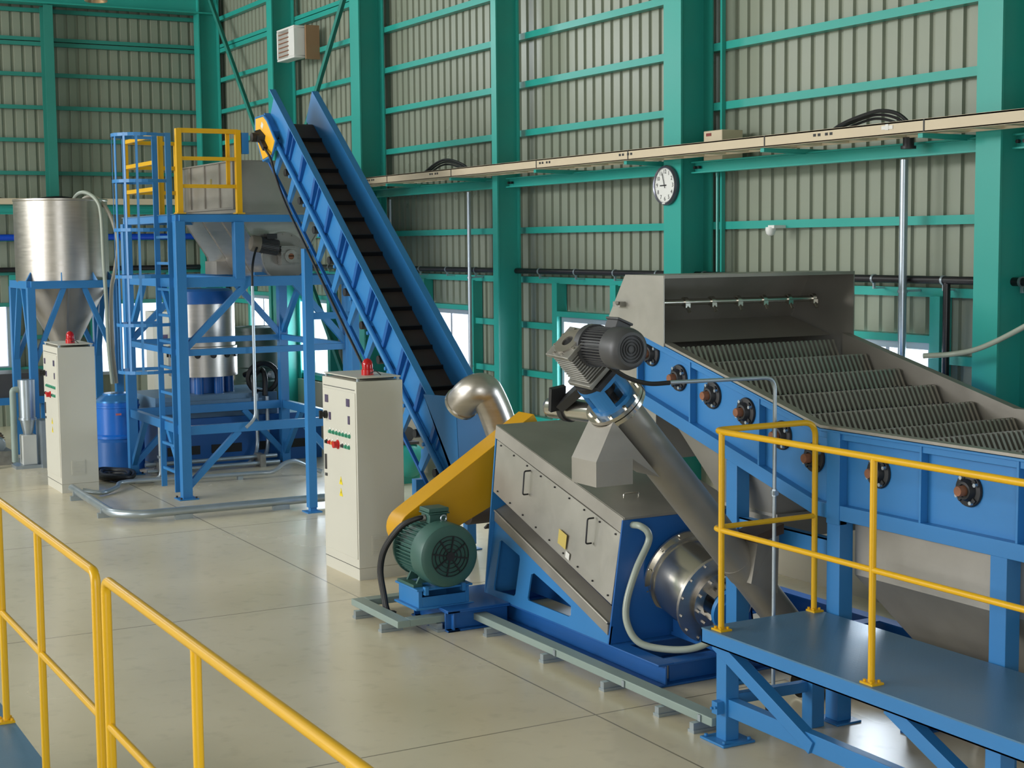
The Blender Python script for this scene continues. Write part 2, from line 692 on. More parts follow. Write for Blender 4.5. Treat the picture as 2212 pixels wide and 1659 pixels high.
# ------------------------------------------------------------------ steel columns
def hcol(x, w, y0, y1, label, t=.018, wm=TEAL, bolts=True):
    m = MB()
    m.box(x - w / 2, x + w / 2, y0 - t, y0, 0, 8.95).box(x - w / 2, x + w / 2, y1, y1 + t, 0, 8.95)
    m.box(x - .008, x + .008, y1 + t, y0 - t, 0, 8.95)
    return solo('steel_column', m, wm, label, 'column', org=(x, (y0 + y1) / 2, 0))


hcol(7.454, .22, -7.75, -8.095, 'teal steel column at the right, behind the grey hose')
hcol(11.1, .26, -7.75, -8.095, 'teal steel column that carries the round wall clock')
hcol(14.36, .11, -7.75, -8.03, 'slim teal steel column behind the steel elbow duct')
hcol(18.03, .28, -7.75, -8.095, 'teal steel column just right of the top of the belt conveyor')
hcol(21.08, .2, -7.75, -8.095, 'teal steel column beside the white unit heater')
hcol(24.46, .25, -7.75, -8.095, 'teal steel column in the corner of the two walls')
m = MB()
m.box(24.36, 24.375, -5.46, -5.32, 0, 6.5).box(24.62, 24.635, -5.46, -5.32, 0, 6.5).box(24.375, 24.62, -5.395, -5.385, 0, 6.5)
solo('steel_column', m, TEALDK, 'dark teal column of the end wall, left of the steel silo', 'column', org=(24.5, -5.39, 0))
m = MB().ibeam((24.44, -8.0, 6.86), (24.44, -2.7, 6.86), .3, .7, .02)
for k in range(6):
    m.box(24.285, 24.29, -6.2, -6.18, 6.62 + k * .05, 6.64 + k * .05).box(24.285, 24.29, -6.3, -6.28, 6.62 + k * .05, 6.64 + k * .05)
solo('roof_beam', m, TEAL, 'deep teal roof beam across the top of the end wall', 'beam', org=(24.44, -1, 6.51))

# diagonal wall braces and slim posts
def brace(p, q, label):
    m = MB().bar(p, q, .07, .008, (0, 1, 0)).bar((p[0], p[1] - .03, p[2]), (q[0], q[1] - .03, q[2]), .008, .06, (0, 1, 0))
    solo('wall_brace', m, TEALDK, label, 'brace')


brace((24.33, -7.93, 6.75), (18.5, -7.93, .42), 'long teal diagonal brace falling from the corner column behind the steel hopper')
brace((18.2, -7.93, 6.65), (21.0, -7.93, 3.6), 'teal diagonal brace right of the white unit heater')
m = MB().box(10.80, 10.825, -8.098, -8.06, 2.42, 8.9)
solo('slim_post', m, TEAL, 'slim teal post running up to the roof beside the clock column', 'post')
m = MB().cyl((10.86, -8.06, .9), (10.86, -8.06, 3.35), .014, seg=8).cyl((10.86, -8.06, 3.35), (10.86, -8.06, 3.38), .018, seg=8)
solo('slim_pipe', m, TEAL, 'thin teal pipe ending under the tray beam beside the clock column', 'pipe')

# ------------------------------------------------------------------ cable tray, its beams and arms
for a, b, lab in ((3.5, 7.34, 'right of the rightmost column'), (7.57, 10.96, 'between the hose column and the clock column'),
                  (11.24, 14.3, 'between the clock column and the slim column'), (14.42, 17.88, 'between the slim column and the conveyor top')):
    m = MB().ibeam((a, -7.9, 3.42), (b, -7.9, 3.42), .1, .1, .012)
    o = solo('tray_beam', m, TEAL, 'teal beam under the cable tray, ' + lab, 'beam', 'teal beams under the cable tray', org=((a + b) / 2, -7.9, 3.37))
    for e in (a + .06, b - .06):
        bl = MB()
        for k in (-.03, .03):
            bl.cyl((e + k, -7.885, 3.42), (e + k, -7.86, 3.42), .014, seg=6)
        part('bolts', bl, DARK, o, 'dark bolt heads')
tray = thing('cable_tray', 'cream ladder cable tray along the clock wall', 'cable tray', (10.6, -7.57, 3.49))
m = MB().box(3.5, 18.0, -7.412, -7.4, 3.495, 3.58).box(3.5, 18.0, -7.43, -7.4, 3.57, 3.582).box(3.5, 18.0, -7.43, -7.4, 3.493, 3.503)
part('side_rail', m, CREAM, tray)
m = MB().box(3.5, 18.0, -7.74, -7.728, 3.495, 3.58)
part('side_rail', m, CREAM, tray)
for k in range(48):
    xx = 3.7 + k * .3
    part('rung', MB().box(xx, xx + .09, -7.73, -7.41, 3.5, 3.515), CREAM, tray)
for xx in (7.68, 9.37, 11.26, 12.86, 14.68, 16.33):
    part('splice', MB().box(xx, xx + .012, -7.4, -7.397, 3.496, 3.58), DARK, tray, 'dark joint in the rail')
for xx in (8.6, 12.6, 15.0, 11.2, 16.7):
    mk = MB()
    for k in (0, .05, .13, .18):
        mk.box(xx + k, xx + k + .03, -7.4, -7.398, 3.535, 3.555)
    part('stamp', mk, DARK, tray, 'small dark stamped marks')
part('tag', MB().box(7.98, 8.09, -7.4, -7.395, 3.535, 3.56).box(8.02, 8.05, -7.4, -7.393, 3.53, 3.57), WSTK, tray, 'white tag')
for xx, lab in ((7.74, 'below the large cable loop'), (9.43, 'left of the galvanised pipe at the right'), (11.34, 'beside the clock'), (12.93, 'mid-way between clock and slim column'),
                (14.75, 'just above the middle galvanised pipe'), (16.4, 'nearest the belt conveyor')):
    m = MB().bar((xx, -7.42, 3.475), (xx, -8.18, 3.475), .045, .03).ext([(xx - .01, -7.45, 3.46), (xx - .01, -7.84, 3.46), (xx - .01, -7.84, 3.45)], (.02, 0, 0))
    solo('tray_arm', m, TEAL, 'teal arm carrying the cable tray, ' + lab, 'bracket', 'teal arms under the cable tray')
# cable loops standing above the tray
for pts, lab, n in (([(15.7, -7.5, 3.53), (15.5, -7.5, 3.61), (15.2, -7.5, 3.685), (14.95, -7.5, 3.685), (14.65, -7.5, 3.62), (14.45, -7.5, 3.53)], 'black cable loop above the tray near the slim column', 3),
                    ([(8.85, -7.5, 3.53), (8.68, -7.5, 3.61), (8.45, -7.52, 3.665), (8.28, -7.52, 3.68), (8.1, -7.52, 3.64), (7.95, -7.52, 3.53)], 'black cable loop above the tray right of the clock', 3)):
    r = thing('cable_loop', lab, 'cable', pts[0])
    dxy = 0
    for k in range(n):
        q = [(a + (k - 1) * .05, b - .03 * k, c - .022 * k if 0 < i < 5 else c) for i, (a, b, c) in enumerate(pts)]
        part('cable', MB().tube(smoothline(q), .010 if k else .014, 8), BLACK if k != 1 else PIPEBLK, r)

# vertical galvanised pipes
for x, z1, r, lab in ((8.43, 3.36, .03, 'galvanised pipe rising to the tray right of the screen hood'), (15.31, 3.36, .022, 'galvanised pipe beside the slim column, left of the elbow duct'),
                      (17.42, 3.34, .02, 'galvanised pipe partly hidden by the top of the conveyor')):
    t = thing('riser_pipe', lab, 'pipe', (x, -7.93, 0), 'galvanised risers below the tray')
    part('tube', MB().cyl((x, -7.93, 0), (x, -7.93, z1), r, seg=16), GALV, t)
    part('clip', MB().ring((x, -7.93, 2.395), (0, 0, 1), r, r + .008, .02, 16).box(x - .012, x + .012, -8.097, -7.93 - r, 2.4, 2.415), GALV, t)
    part('clip', MB().ring((x, -7.93, 1.4), (0, 0, 1), r, r + .008, .02, 16), GALV, t)
m = MB().cyl((8.2, -7.75, 3.44), (8.2, -7.75, 3.5), .04, seg=12).cyl((8.2, -7.75, 3.42), (8.2, -7.75, 3.44), .055, seg=12)
solo('cable_gland', m, DARK, 'dark cable outlet under the tray above the right galvanised pipe', 'fitting')

# black and blue pipes on the walls
bp = thing('wall_pipe', 'black pipe running level along the clock wall', 'pipe', (13.5, -7.99, 2.47))
part('tube', MB().tube([(4, -8.0, 2.49), (24.2, -8.0, 2.49)], .03, 14), PIPEBLK, bp)
part('drop', MB().tube(bend([(8.06, -8.0, 2.49), (8.06, -8.0, 2.30), (8.06, -8.0, .2)], .02), .026, 14), PIPEBLK, bp)
for k in range(26):
    xx = 5.2 + k * .72
    part('clip', MB().ring((xx, -8.0, 2.49), (1, 0, 0), .03, .036, .02, 14).box(xx + .002, xx + .018, -8.1, -8.0, 2.415, 2.425).box(xx + .004, xx + .016, -8.01, -7.99, 2.415, 2.46), GALV, bp)
bp = thing('wall_pipe', 'black pipe along the end wall behind the ladder cage', 'pipe', (24.6, -5.5, 2.42))
part('tube', MB().tube([(24.6, -8.0, 2.45), (24.6, 4, 2.45)], .04, 12), PIPEBLK, bp)
solo('wall_pipe', MB().tube([(24.56, -8.0, 2.95), (24.56, 4, 2.95)], .05, 12), PIPEBLUE, 'bright blue pipe along the end wall behind the silo', 'pipe')
t2 = thing('cable_tray', 'cream cable tray on the end wall behind the silo', 'cable tray', (24.25, -4, 3.45))
part('side_rail', MB().box(24.1, 24.112, -7.7, 4, 3.45, 3.54), CREAM, t2)
part('bed', MB().box(24.112, 24.34, -7.7, 4, 3.45, 3.46), CREAM, t2)
part('cable', MB().tube(smoothline([(24.2, -7.4, 3.48), (24.2, -6, 3.5), (24.2, -5.4, 3.56), (24.2, -4.8, 3.5), (24.2, -4.3, 3.57), (24.2, -3.8, 3.5), (24.2, -2, 3.48)]), .02, 8), BLACK, t2, 'black cable')
solo('tray_beam', MB().ibeam((24.25, -7.7, 3.36), (24.25, 4, 3.36), .1, .12, .012), TEAL, 'teal beam under the cable tray of the end wall', 'beam')

# junction box, dome camera, clock, heater, lamp
jb = thing('junction_box', 'cream junction box at the clock column above the tray', 'junction box', (10.66, -8.0, 3.46))
part('body', MB().box(10.53, 10.79, -8.08, -7.86, 3.46, 3.72), CREAM, jb, bev=.006)
part('label_plate', MB().box(10.68, 10.75, -7.86, -7.856, 3.675, 3.70), mat('dark_red_label', (130, 40, 34), .5), jb, 'dark red label')
dc = thing('dome_camera', 'small white dome camera on the cladding under the junction box', 'camera', (10.05, -8.02, 2.8))
part('mount', MB().box(9.98, 10.06, -8.2, -7.98, 2.885, 2.91), WHITE, dc)
part('dome', MB().lathe((10.05, -8.0, 2.89), (0, 0, -1), [(0, -.005), (.042, -.005), (.044, .02), (.035, .05), (.02, .064), (0, .068)], 18), WHITE, dc)

ck = thing('wall_clock', 'round white wall clock with black numerals on the teal column', 'clock', (11.13, -7.74, 3.1))
cx, cz, cy = 11.16, 3.275, -7.735
part('case', MB().lathe((cx, -7.75, cz), (0, 1, 0), [(0, 0), (.17, 0), (.175, .03), (.165, .05), (.152, .045), (.152, .036)], 40), mat('clock_rim', (96, 98, 110), .22, .5), ck, 'dark rim')
face = part('dial', MB().lathe((cx, -7.75, cz), (0, 1, 0), [(0, .03), (.154, .03), (.154, .036), (0, .036)], 40), WHITE, ck)


def textmesh(txt, size):
    cu = bpy.data.curves.new('t', 'FONT')
    cu.body = txt
    cu.size = size
    cu.align_x = 'CENTER'
    cu.align_y = 'CENTER'
    cu.extrude = .0008
    o = bpy.data.objects.new('t', cu)
    COL.objects.link(o)
    dg = bpy.context.evaluated_depsgraph_get()
    me = bpy.data.meshes.new_from_object(o.evaluated_get(dg))
    vs = [v.co.copy() for v in me.vertices]
    fs = [tuple(p.vertices) for p in me.polygons]
    bpy.data.objects.remove(o)
    return vs, fs


num = MB()
for h in range(1, 13):
    th = PI / 2 - h * PI / 6
    vs, fs = textmesh(str(h), .05)
    # the dial faces +Y: text x runs along -X
    num.add([(cx - (v.x + .118 * math.cos(th)), -7.713 + v.z, cz + v.y + .118 * math.sin(th)) for v in vs], fs)
for k in range(60):
    th = k * PI / 30
    e = Vector((-math.cos(th), 0, math.sin(th)))
    c0 = Vector((cx, -7.7135, cz))
    num.bar(c0 + e * .142, c0 + e * .149, .002, .0012, (0, 1, 0))
part('numerals', num, BLACK, face, 'black numerals')


def hand(ang, L, wd, y):
    th = PI / 2 - ang
    e = Vector((-math.cos(th), 0, math.sin(th)))
    c0 = Vector((cx, y, cz))
    return MB().bar(c0 - e * .025, c0 + e * L, wd, .002, (0, 1, 0))


part('hour_hand', hand(2 * PI * (8.95 / 12), .07, .010, -7.709), BLACK, face)
part('minute_hand', hand(2 * PI * (57 / 60), .11, .007, -7.706), BLACK, face)
part('rim_strip', MB().box(cx - .02, cx + .025, -7.702, -7.7, cz - .163, cz - .152), WSTK, ck, 'small white strip')  # small white strip low on the clock rim

ht = thing('unit_heater', 'white unit heater high on the wall beside a teal column', 'heater', (20.46, -7.9, 5.34))
hx0, hx1, hy0, hy1 = 20.13, 20.79, -7.92, -7.75
m = MB().box(hx0, hx1, hy0, hy1, 5.36, 5.39).box(hx0, hx1, hy0, hy1, 5.77, 5.80).box(hx0, hx0 + .2, hy0, hy1, 5.39, 5.77).box(hx1 - .03, hx1, hy0, hy1, 5.39, 5.77)
m.box(hx0 + .2, hx1 - .03, hy0, hy0 + .02, 5.39, 5.77)
part('casing', m, WHITE, ht, bev=.012)
for k in range(6):
    part('louvre', MB().box(hx0 + .2, hx1 - .03, hy1 - .03, hy1 - .015, 5.42 + k * .06, 5.432 + k * .06), BROWN, ht, 'brown louvre slat')
part('fan', MB().lathe((20.42, hy0 + .03, 5.50), (0, 1, 0), [(0, .05), (.05, .05), (.1, .02), (.11, 0), (0, 0)], 16), DARK, ht)
part('bracket', MB().box(20.05, 20.09, -8.1, -7.90, 5.34, 5.80).box(20.09, 20.7, -8.1, -7.98, 5.5, 5.55).box(20.3, 20.6, -7.99, -7.92, 5.48, 5.57), mat('brown_bracket', (150, 118, 88), .55), ht, 'brown mounting bracket')

lp = thing('high_bay_lamp', 'metal high bay lamp hanging at the top left corner', 'lamp', (18, -4.53, 5.6))
part('reflector', MB().lathe((18, -4.53, 5.6), (0, 0, 1), [(.125, 0), (.13, .005), (.105, .1), (.06, .2), (.04, .24), (0, .24), (0, .235), (.035, .235), (.055, .195), (.1, .1), (.12, .005), (.125, 0)], 28), mat('brass_reflector', (196, 170, 140), .3, .8), lp)
part('bulb', MB().lathe((18, -4.53, 5.63), (0, 0, 1), [(0, 0), (.045, .02), (.06, .07), (.04, .13), (.02, .18), (0, .18)], 18), WHITE, lp)
part('stem', MB().cyl((18, -4.53, 5.84), (18, -4.53, 8.99), .012, seg=8), GALV, lp)

# ================================================================== screw press in the middle
pr = thing('screw_press', 'stainless screw press on a blue base with yellow belt guard and green motor', 'press', (9.0, -5.9, 0))
YF, YB = -5.31, -6.5          # front and back of the side plates
XN, XFAR = 8.33, 10.06        # near and far end plates
# base frame of I-beams on the floor
b = MB()
b.ibeam((7.755, YF + -.06, .076), (10.35, YF - .06, .076), .12, .15, .014)
b.ibeam((7.755, YB + .06, .076), (10.35, YB + .06, .076), .12, .15, .014)
b.ibeam((7.815, YF - .12, .076), (7.815, YB + .12, .076), .12, .15, .014)
b.ibeam((8.33, YF - .12, .076), (8.33, YB + .12, .076), .12, .15, .014)
b.ibeam((10.29, YF - .12, .076), (10.29, YB + .12, .076), .12, .15, .014)
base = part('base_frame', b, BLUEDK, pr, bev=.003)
m = MB().ibeam((9.72, -4.80, .076), (9.72, YF, .076), .1, .15, .014).ibeam((10.24, -4.8, .076), (10.24, YF, .076), .1, .15, .014)
m.ibeam((9.67, -4.85, .076), (10.29, -4.85, .076), .1, .15, .014)
m.box(9.67, 10.29, -5.31, -4.8, .151, .160)
part('motor_base', m, BLUEDK, pr, bev=.003)
# side plate with the two cut-outs
def fy(z):   # the front face leans back towards the top
    return YF - .14 * (z - .15) / .85


def frontpt(x, z):
    return (x, fy(z), z)


outer = [frontpt(XFAR, .152), frontpt(XN, .152), frontpt(XN, .27), frontpt(XFAR, .76)]
h1 = [frontpt(9.93, .20), frontpt(9.63, .215), frontpt(9.615, .235), frontpt(9.615, .485), frontpt(9.63, .51), frontpt(9.92, .575), frontpt(9.945, .56), frontpt(9.945, .22)]
h2 = [frontpt(9.42, .225), frontpt(8.86, .225), frontpt(8.835, .24), frontpt(8.85, .30), frontpt(9.39, .425), frontpt(9.43, .41), frontpt(9.435, .24)]
part('side_plate', MB().ext(outer, (0, -.012, 0), (h1, h2)), BLUE, pr)
o2 = [(x, YB - (y - YF), z) for x, y, z in outer]
part('side_plate', MB().ext(o2, (0, .012, 0)), BLUE, pr)
# end plates
def endplate(x, ztop):
    return [(x, fy(.152), .152), (x, -5.425, ztop), (x, YB + .115, ztop), (x, YB, .152)]


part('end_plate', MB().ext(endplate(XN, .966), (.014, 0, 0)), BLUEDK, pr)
part('end_plate', MB().ext(endplate(XFAR, 1.40), (.014, 0, 0)), BLUE, pr)
# drip tray ledge
def zl(x, z0, z1):
    t = (XFAR - x) / (XFAR - XN)
    return z0 + (z1 - z0) * t


tr = MB()
a0, a1 = (XFAR - .004, fy(.77) + .016, .778), (XN + .02, fy(.29) + .016, .288)
tr.hull([(XFAR - .004, fy(.70) + .008, .70), a0, (XFAR - .004, a0[1] - .012, .778), (XFAR - .004, fy(.70) - .004, .70)], [(XN + .02, fy(.21) + .008, .21), a1, (XN + .02, a1[1] - .012, .288), (XN + .02, fy(.21) - .004, .21)])
tr.hull([(XFAR - .004, a0[1], .778), (XFAR - .004, -5.50, .82), (XFAR - .004, -5.50, .81), (XFAR - .004, a0[1], .768)], [(XN + .02, a1[1], .288), (XN + .02, -5.42, .33), (XN + .02, -5.42, .32), (XN + .02, a1[1], .278)])
tr.tube([a0, a1], .009, 6)
part('drip_tray', tr, STEELD, pr)
part('inner_plate', MB().ext([(XFAR - .01, -5.62, .16), (XN + .02, -5.62, .16), (XN + .02, -5.62, .5), (XFAR - .01, -5.62, 1.0)], (0, -.01, 0)), BLUEDK, pr)
# stainless cover: lower body, front panel, roof
cv = MB()
F = lambda x, z: (x, fy(z) + .004, z)
cvb = [(XFAR - .01, -5.40, .93), (XFAR - .01, -5.45, 1.395), (XFAR - .01, -6.32, 1.395), (XFAR - .01, -6.35, .93)]
cve = [(XN + .02, -5.36, .415), (XN + .02, -5.44, .955), (XN + .02, -6.36, .955), (XN + .02, -6.4, .415)]
cv.hull(cvb, cve)
part('body', cv, STEEL, pr)
T = Vector((XN - XFAR, 0, -.44)).normalized()
f1 = MB()
fa, fb = .985, 1.425
P4 = [(XFAR - .012, -5.42, 1.315), (XN + .022, -5.418, .875), (XN + .022, -5.345, .41), (XFAR - .012, -5.383, .925)]
f1.ext(P4, (0, -.012, 0))
fp = part('front_panel', f1, STEEL, pr)
bo = MB()
N = Vector((0, 1, .16)).normalized()
for i in range(9):
    t = (i + .35) / 8.6
    p = Vector(P4[0]).lerp(Vector(P4[1]), t); q = Vector(P4[3]).lerp(Vector(P4[2]), t)
    for e in (p.lerp(q, .05), p.lerp(q, .92)):
        bo.cyl(e, e + N * .008, .007, seg=6)
part('bolts', bo, DARK, fp, 'small dark bolt heads')
for hx, hz in ((9.53, 1.06), (8.65, .85)):
    y = -5.393 if hz > .95 else -5.382
    hd = bend([(hx + .005, y, hz - .085), (hx + .005, y + .045, hz - .085), (hx + .005, y + .03, hz + .085), (hx + .005, y - .02, hz + .085)], .015, 4)
    part('handle', MB().tube(hd, .006, 8), DARK, fp, 'dark wire handle')
part('sticker', MB().ext([(9.07, -5.362, .70), (8.96, -5.358, .67), (8.955, -5.368, .77), (9.065, -5.372, .80)], (0, -.003, 0)), mat('faded_yellow_sticker', (196, 174, 92), .5), fp, 'faded yellow sticker')
part('sticker', MB().ext([(8.955, -5.354, .62), (8.905, -5.352, .605), (8.90, -5.355, .65), (8.95, -5.357, .665)], (0, -.003, 0)), WSTK, fp, 'small white sticker')
rf = MB()
ra = [(XFAR + .016, -5.43, 1.412), (XFAR + .016, -5.43, 1.426), (XFAR + .016, -6.34, 1.426), (XFAR + .016, -6.34, 1.412)]
rb = [(XN - .004, -5.435, .968), (XN - .004, -5.435, .982), (XN - .004, -6.38, .982), (XN - .004, -6.38, .968)]
rf.hull(ra, rb)
rf.hull([(XFAR + .01, -5.412, 1.33), (XFAR + .01, -5.424, 1.422), (XFAR + .01, -5.436, 1.422), (XFAR + .01, -5.424, 1.33)],
        [(XN + .002, -5.416, .885), (XN + .002, -5.428, .978), (XN + .002, -5.44, .978), (XN + .002, -5.428, .885)])
roof = part('roof_panel', rf, STEELD, pr)
for hx in (9.25, 8.62):
    z = .982 + (hx - XN) * .256
    part('handle', MB().tube(bend([(hx, -5.62, z - .01), (hx, -5.62, z + .03), (hx, -5.74, z + .03), (hx, -5.74, z - .01)], .012, 4), .005, 8), STEELB, roof)
# discharge drum on the near end plate
D = Vector((-.97, 0, -.25)).normalized()
c0 = Vector((XN, -5.905, .56))
dr = MB().lathe(c0, D, [(0, 0), (.315, 0), (.315, .014), (.292, .014), (.292, .05), (.275, .055), (.275, .38), (0, .38)], 40)
dr.bolts(c0 + D * .014, D, .303, 12, .008, .01)
part('drum', dr, STEELB, pr)
fl = c0 + D * .38
m = MB().ring(fl, D, .13, .31, .022, 44)
m.bolts(fl + D * .022, D, .285, 14, .012, .012)
m.lathe(fl + D * .02, D, [(.205, 0), (.205, .03), (.135, .03), (.135, 0)], 36)
m.bolts(fl + D * .05, D, .175, 10, .014, .02)
part('flange', m, STEELH, pr)
part('shaft', MB().lathe(fl - D * .1, D, [(0, 0), (.05, 0), (.05, .26), (0, .26)], 20), DARK, pr)
bc = fl + D * .02
for th in (.9, 2.2, 4.0, 5.4):
    e = Vector((0, math.cos(th), 0)) + D.cross(Vector((0, 1, 0))).normalized() * math.sin(th)
    part('lantern_leg', MB().bar(bc + e * .125, bc + e * .125 + D * .12, .10, .03, e), STEELB, pr)
part('bearing_housing', MB().lathe(bc + D * .12, D, [(0, 0), (.13, 0), (.145, .01), (.145, .04), (.1, .045), (.1, .06), (0, .06)], 28), BLUE, pr)
m = MB().box(7.7, 8.32, -6.06, -5.8, .155, .18).ext([(8.3, -5.8, .18), (7.75, -5.8, .18), (8.3, -5.8, .27)], (0, -.26, 0))
part('saddle', m, BLUEDK, pr)
# drain hose hanging in a big loop
hs = smoothline([(8.33, -5.50, .93), (8.24, -5.50, .935), (8.20, -5.53, .90), (8.20, -5.535, .83), (8.20, -5.44, .66), (8.19, -5.36, .46), (8.16, -5.345, .32), (8.08, -5.38, .215), (7.96, -5.48, .185), (7.82, -5.60, .20), (7.73, -5.70, .26), (7.72, -5.76, .32)], 8)
part('drain_hose', MB().tube(hs, .023, 14), HOSE, pr, 'pale translucent hose')
# yellow belt guard: an inclined box in the Y-Z plane between motor pulley and press shaft
gd = MB()
G0, G1 = Vector((10.22, -4.83, .66)), Vector((10.22, -5.95, 1.26))
gx = (G1 - G0).normalized(); gn = Vector((0, -gx.z, gx.y)) * -1
if gn.z < 0:
    gn = -gn
prof = [G1 - gn * .235, G0 - gn * .15] + [G0 + (-gx * math.sin(t) + -gn * math.cos(t)) * .15 for t in [PI * k / 12 for k in range(1, 12)]] + [G0 + gn * .15, G1 + gn * .235]
gd.ext(prof, (.24, 0, 0))
gp = part('belt_guard', gd, YELD, pr, 'yellow sheet metal', bev=.006)
e = G0 + gn * .165 + gx * .34
part('sticker', MB().hull([e + Vector((.06, 0, .004)), e + Vector((.17, 0, .004)), e + Vector((.17, 0, .006)), e + Vector((.06, 0, .006))],
                          [e + gx * .1 + Vector((.06, 0, .013)), e + gx * .1 + Vector((.17, 0, .013)), e + gx * .1 + Vector((.17, 0, .015)), e + gx * .1 + Vector((.06, 0, .015))]), WSTK, gp, 'white label')
# big green motor with its axis along X, fan end towards the near side
mo_c = Vector((9.96, -4.85, .545))
R = .212
m = MB().finned(mo_c + Vector((-.06, 0, 0)), mo_c + Vector((.25, 0, 0)), R * .88, 44, .024, .007)
m.cyl(mo_c + Vector((.25, 0, 0)), mo_c + Vector((.27, 0, 0)), R * 1.05, seg=32)
mot = part('motor', m, GREEN, pr, 'dark green finned motor')
m = MB().lathe(mo_c + Vector((-.06, 0, 0)), (-1, 0, 0), [(R * .92, -.005), (R * 1.1, 0), (R * 1.1, .14), (R * 1.06, .165), (R * .96, .178), (R * .70, .18), (R * .68, .17), (0, .17)], 40)
fc = part('fan_cover', m, GREEN, mot)
m = MB()
q = mo_c + Vector((-.238, 0, 0))
for rr in (.25, .40, .55, .68):
    m.ring(q, (-1, 0, 0), R * rr, R * rr + .005, .008, 32)
for k in range(8):
    th = PI * k / 4 + .2
    e = Vector((0, math.cos(th), math.sin(th)))
    m.bar(q + e * .02 - Vector((.004, 0, 0)), q + e * R * .7 - Vector((.004, 0, 0)), .010, .008, (1, 0, 0))
m.cyl(q, q - Vector((.01, 0, 0)), R * .16, seg=16)
part('grille', m, DARK, mot, 'dark air intake grille')
tz = mo_c.z + R * .95
m = MB().box(9.95, 10.09, -4.945, -4.80, tz, tz + .07).box(9.935, 10.105, -4.96, -4.785, tz + .07, tz + .082).box(9.94, 10.10, -4.955, -4.79, tz + .084, tz + .115)
part('terminal_box', m, GREEN, mot, bev=.006)
part('eye_bolt', MB().tube([(9.90 + .0, -4.89 + .022 * math.cos(t), tz + .045 + .022 * math.sin(t)) for t in [2 * PI * k / 14 for k in range(14)]], .006, 8, closed=True).cyl((9.90, -4.89, tz - .02), (9.90, -4.89, tz + .022), .008, seg=8), GALV, mot)
part('side_cover', MB().hull([(9.94, -4.70, .60), (10.16, -4.70, .60), (10.16, -4.66, .58), (9.94, -4.66, .58)], [(9.94, -4.76, .69), (10.16, -4.76, .69), (10.16, -4.735, .715), (9.94, -4.735, .715)]), GREEN, mot)
part('rating_plate', MB().hull([(9.81, -4.79, .732), (9.87, -4.79, .732), (9.87, -4.79, .737), (9.81, -4.79, .737)], [(9.81, -4.86, .742), (9.87, -4.86, .742), (9.87, -4.86, .747), (9.81, -4.86, .747)]), mat('red_label', (196, 120, 100), .5), mot, 'small red and white rating plate')
m = MB().box(9.9, 10.18, -4.71, -4.64, .305, .325)
m2_ = MB().box(9.9, 10.18, -5.06, -4.99, .305, .325)
for xx in (9.93, 10.09):
    m.ext([(xx, -4.68, .325), (xx, -4.73, .42), (xx, -4.78, .40), (xx, -4.78, .325)], (.02, 0, 0))
    m2_.ext([(xx, -5.02, .325), (xx, -4.97, .42), (xx, -4.92, .40), (xx, -4.92, .325)], (.02, 0, 0))
part('foot', m, GREEN, mot)
part('foot', m2_, GREEN, mot)
m = MB().box(9.82, 10.2, -5.08, -4.63, .290, .305).box(9.84, 10.18, -5.06, -5.03, .165, .29).box(9.84, 10.18, -4.68, -4.65, .165, .29).box(10.15, 10.18, -5.03, -4.68, .165, .29).box(9.84, 9.85, -5.03, -4.68, .165, .24)
for yy in (-4.7, -5.0):
    m.box(9.80, 9.84, yy - .015, yy + .015, .26, .32)
m.box(9.82, 10.2, -5.09, -4.62, .151, .166)
part('motor_plinth', m, BLUE, pr, bev=.002)
for k, off in enumerate((0, .026)):
    cb = smoothline([(10.02, -4.80, tz + .04), (10.03, -4.73, tz + .035), (10.1 + off, -4.64, tz - .03), (10.22 + off, -4.57, .55), (10.27 + off, -4.55, .38), (10.24 + off, -4.56, .2), (10.2 + off, -4.57, .08), (10.17 + off, -4.62, .06)], 8)
    part('power_cable', MB().tube(cb, .019, 10), BLACK, pr, 'thick black motor cable')
part('cable_gland', MB().cyl((10.02, -4.80, tz + .04), (10.03, -4.755, tz + .036), .024, seg=12), ALU, mot)

# cable duct on low feet along the press
du = thing('cable_duct', 'grey-green cable duct on low feet along the press base', 'cable duct', (8.4, -5.07, 0))
m = MB().box(6.82, 9.84, -5.13, -5.03, .06, .11)
part('trunking', m, DUCT, du, bev=.004)
part('trunking', MB().box(9.76, 9.86, -5.03, -4.545, .06, .11), DUCT, du, bev=.004)
part('trunking', MB().box(9.76, 10.6, -4.545, -4.445, .06, .11), DUCT, du, bev=.004)
part('trunking', MB().box(10.5, 10.6, -5.1, -4.545, .06, .11), DUCT, du, bev=.004)
for xx, yy in ((7.3, -5.03), (7.9, -5.03), (8.65, -5.03), (9.45, -5.03), (6.95, -5.03)):
    m = MB().box(xx - .03, xx + .03, yy - .12, yy + .05, .0, .018).box(xx - .02, xx + .02, yy - .12, yy + .045, .018, .058)
    part('foot', m, GALV, du)
for xx, yy in ((9.95, -4.44), (10.42, -4.44)):
    part('foot', MB().box(xx - .03, xx + .03, yy - .12, yy + .05, .0, .018).box(xx - .02, xx + .02, yy - .1, yy + .045, .018, .058), GALV, du)
part('foot', MB().box(9.72, 9.9, -4.8, -4.74, 0, .018).box(9.74, 9.88, -4.79, -4.75, .018, .058), GALV, du)
for xx in (8.55, 7.72, 6.93):
    part('joint', MB().box(xx - .012, xx + .012, -5.025, -5.02, .065, .105), GALV, du)

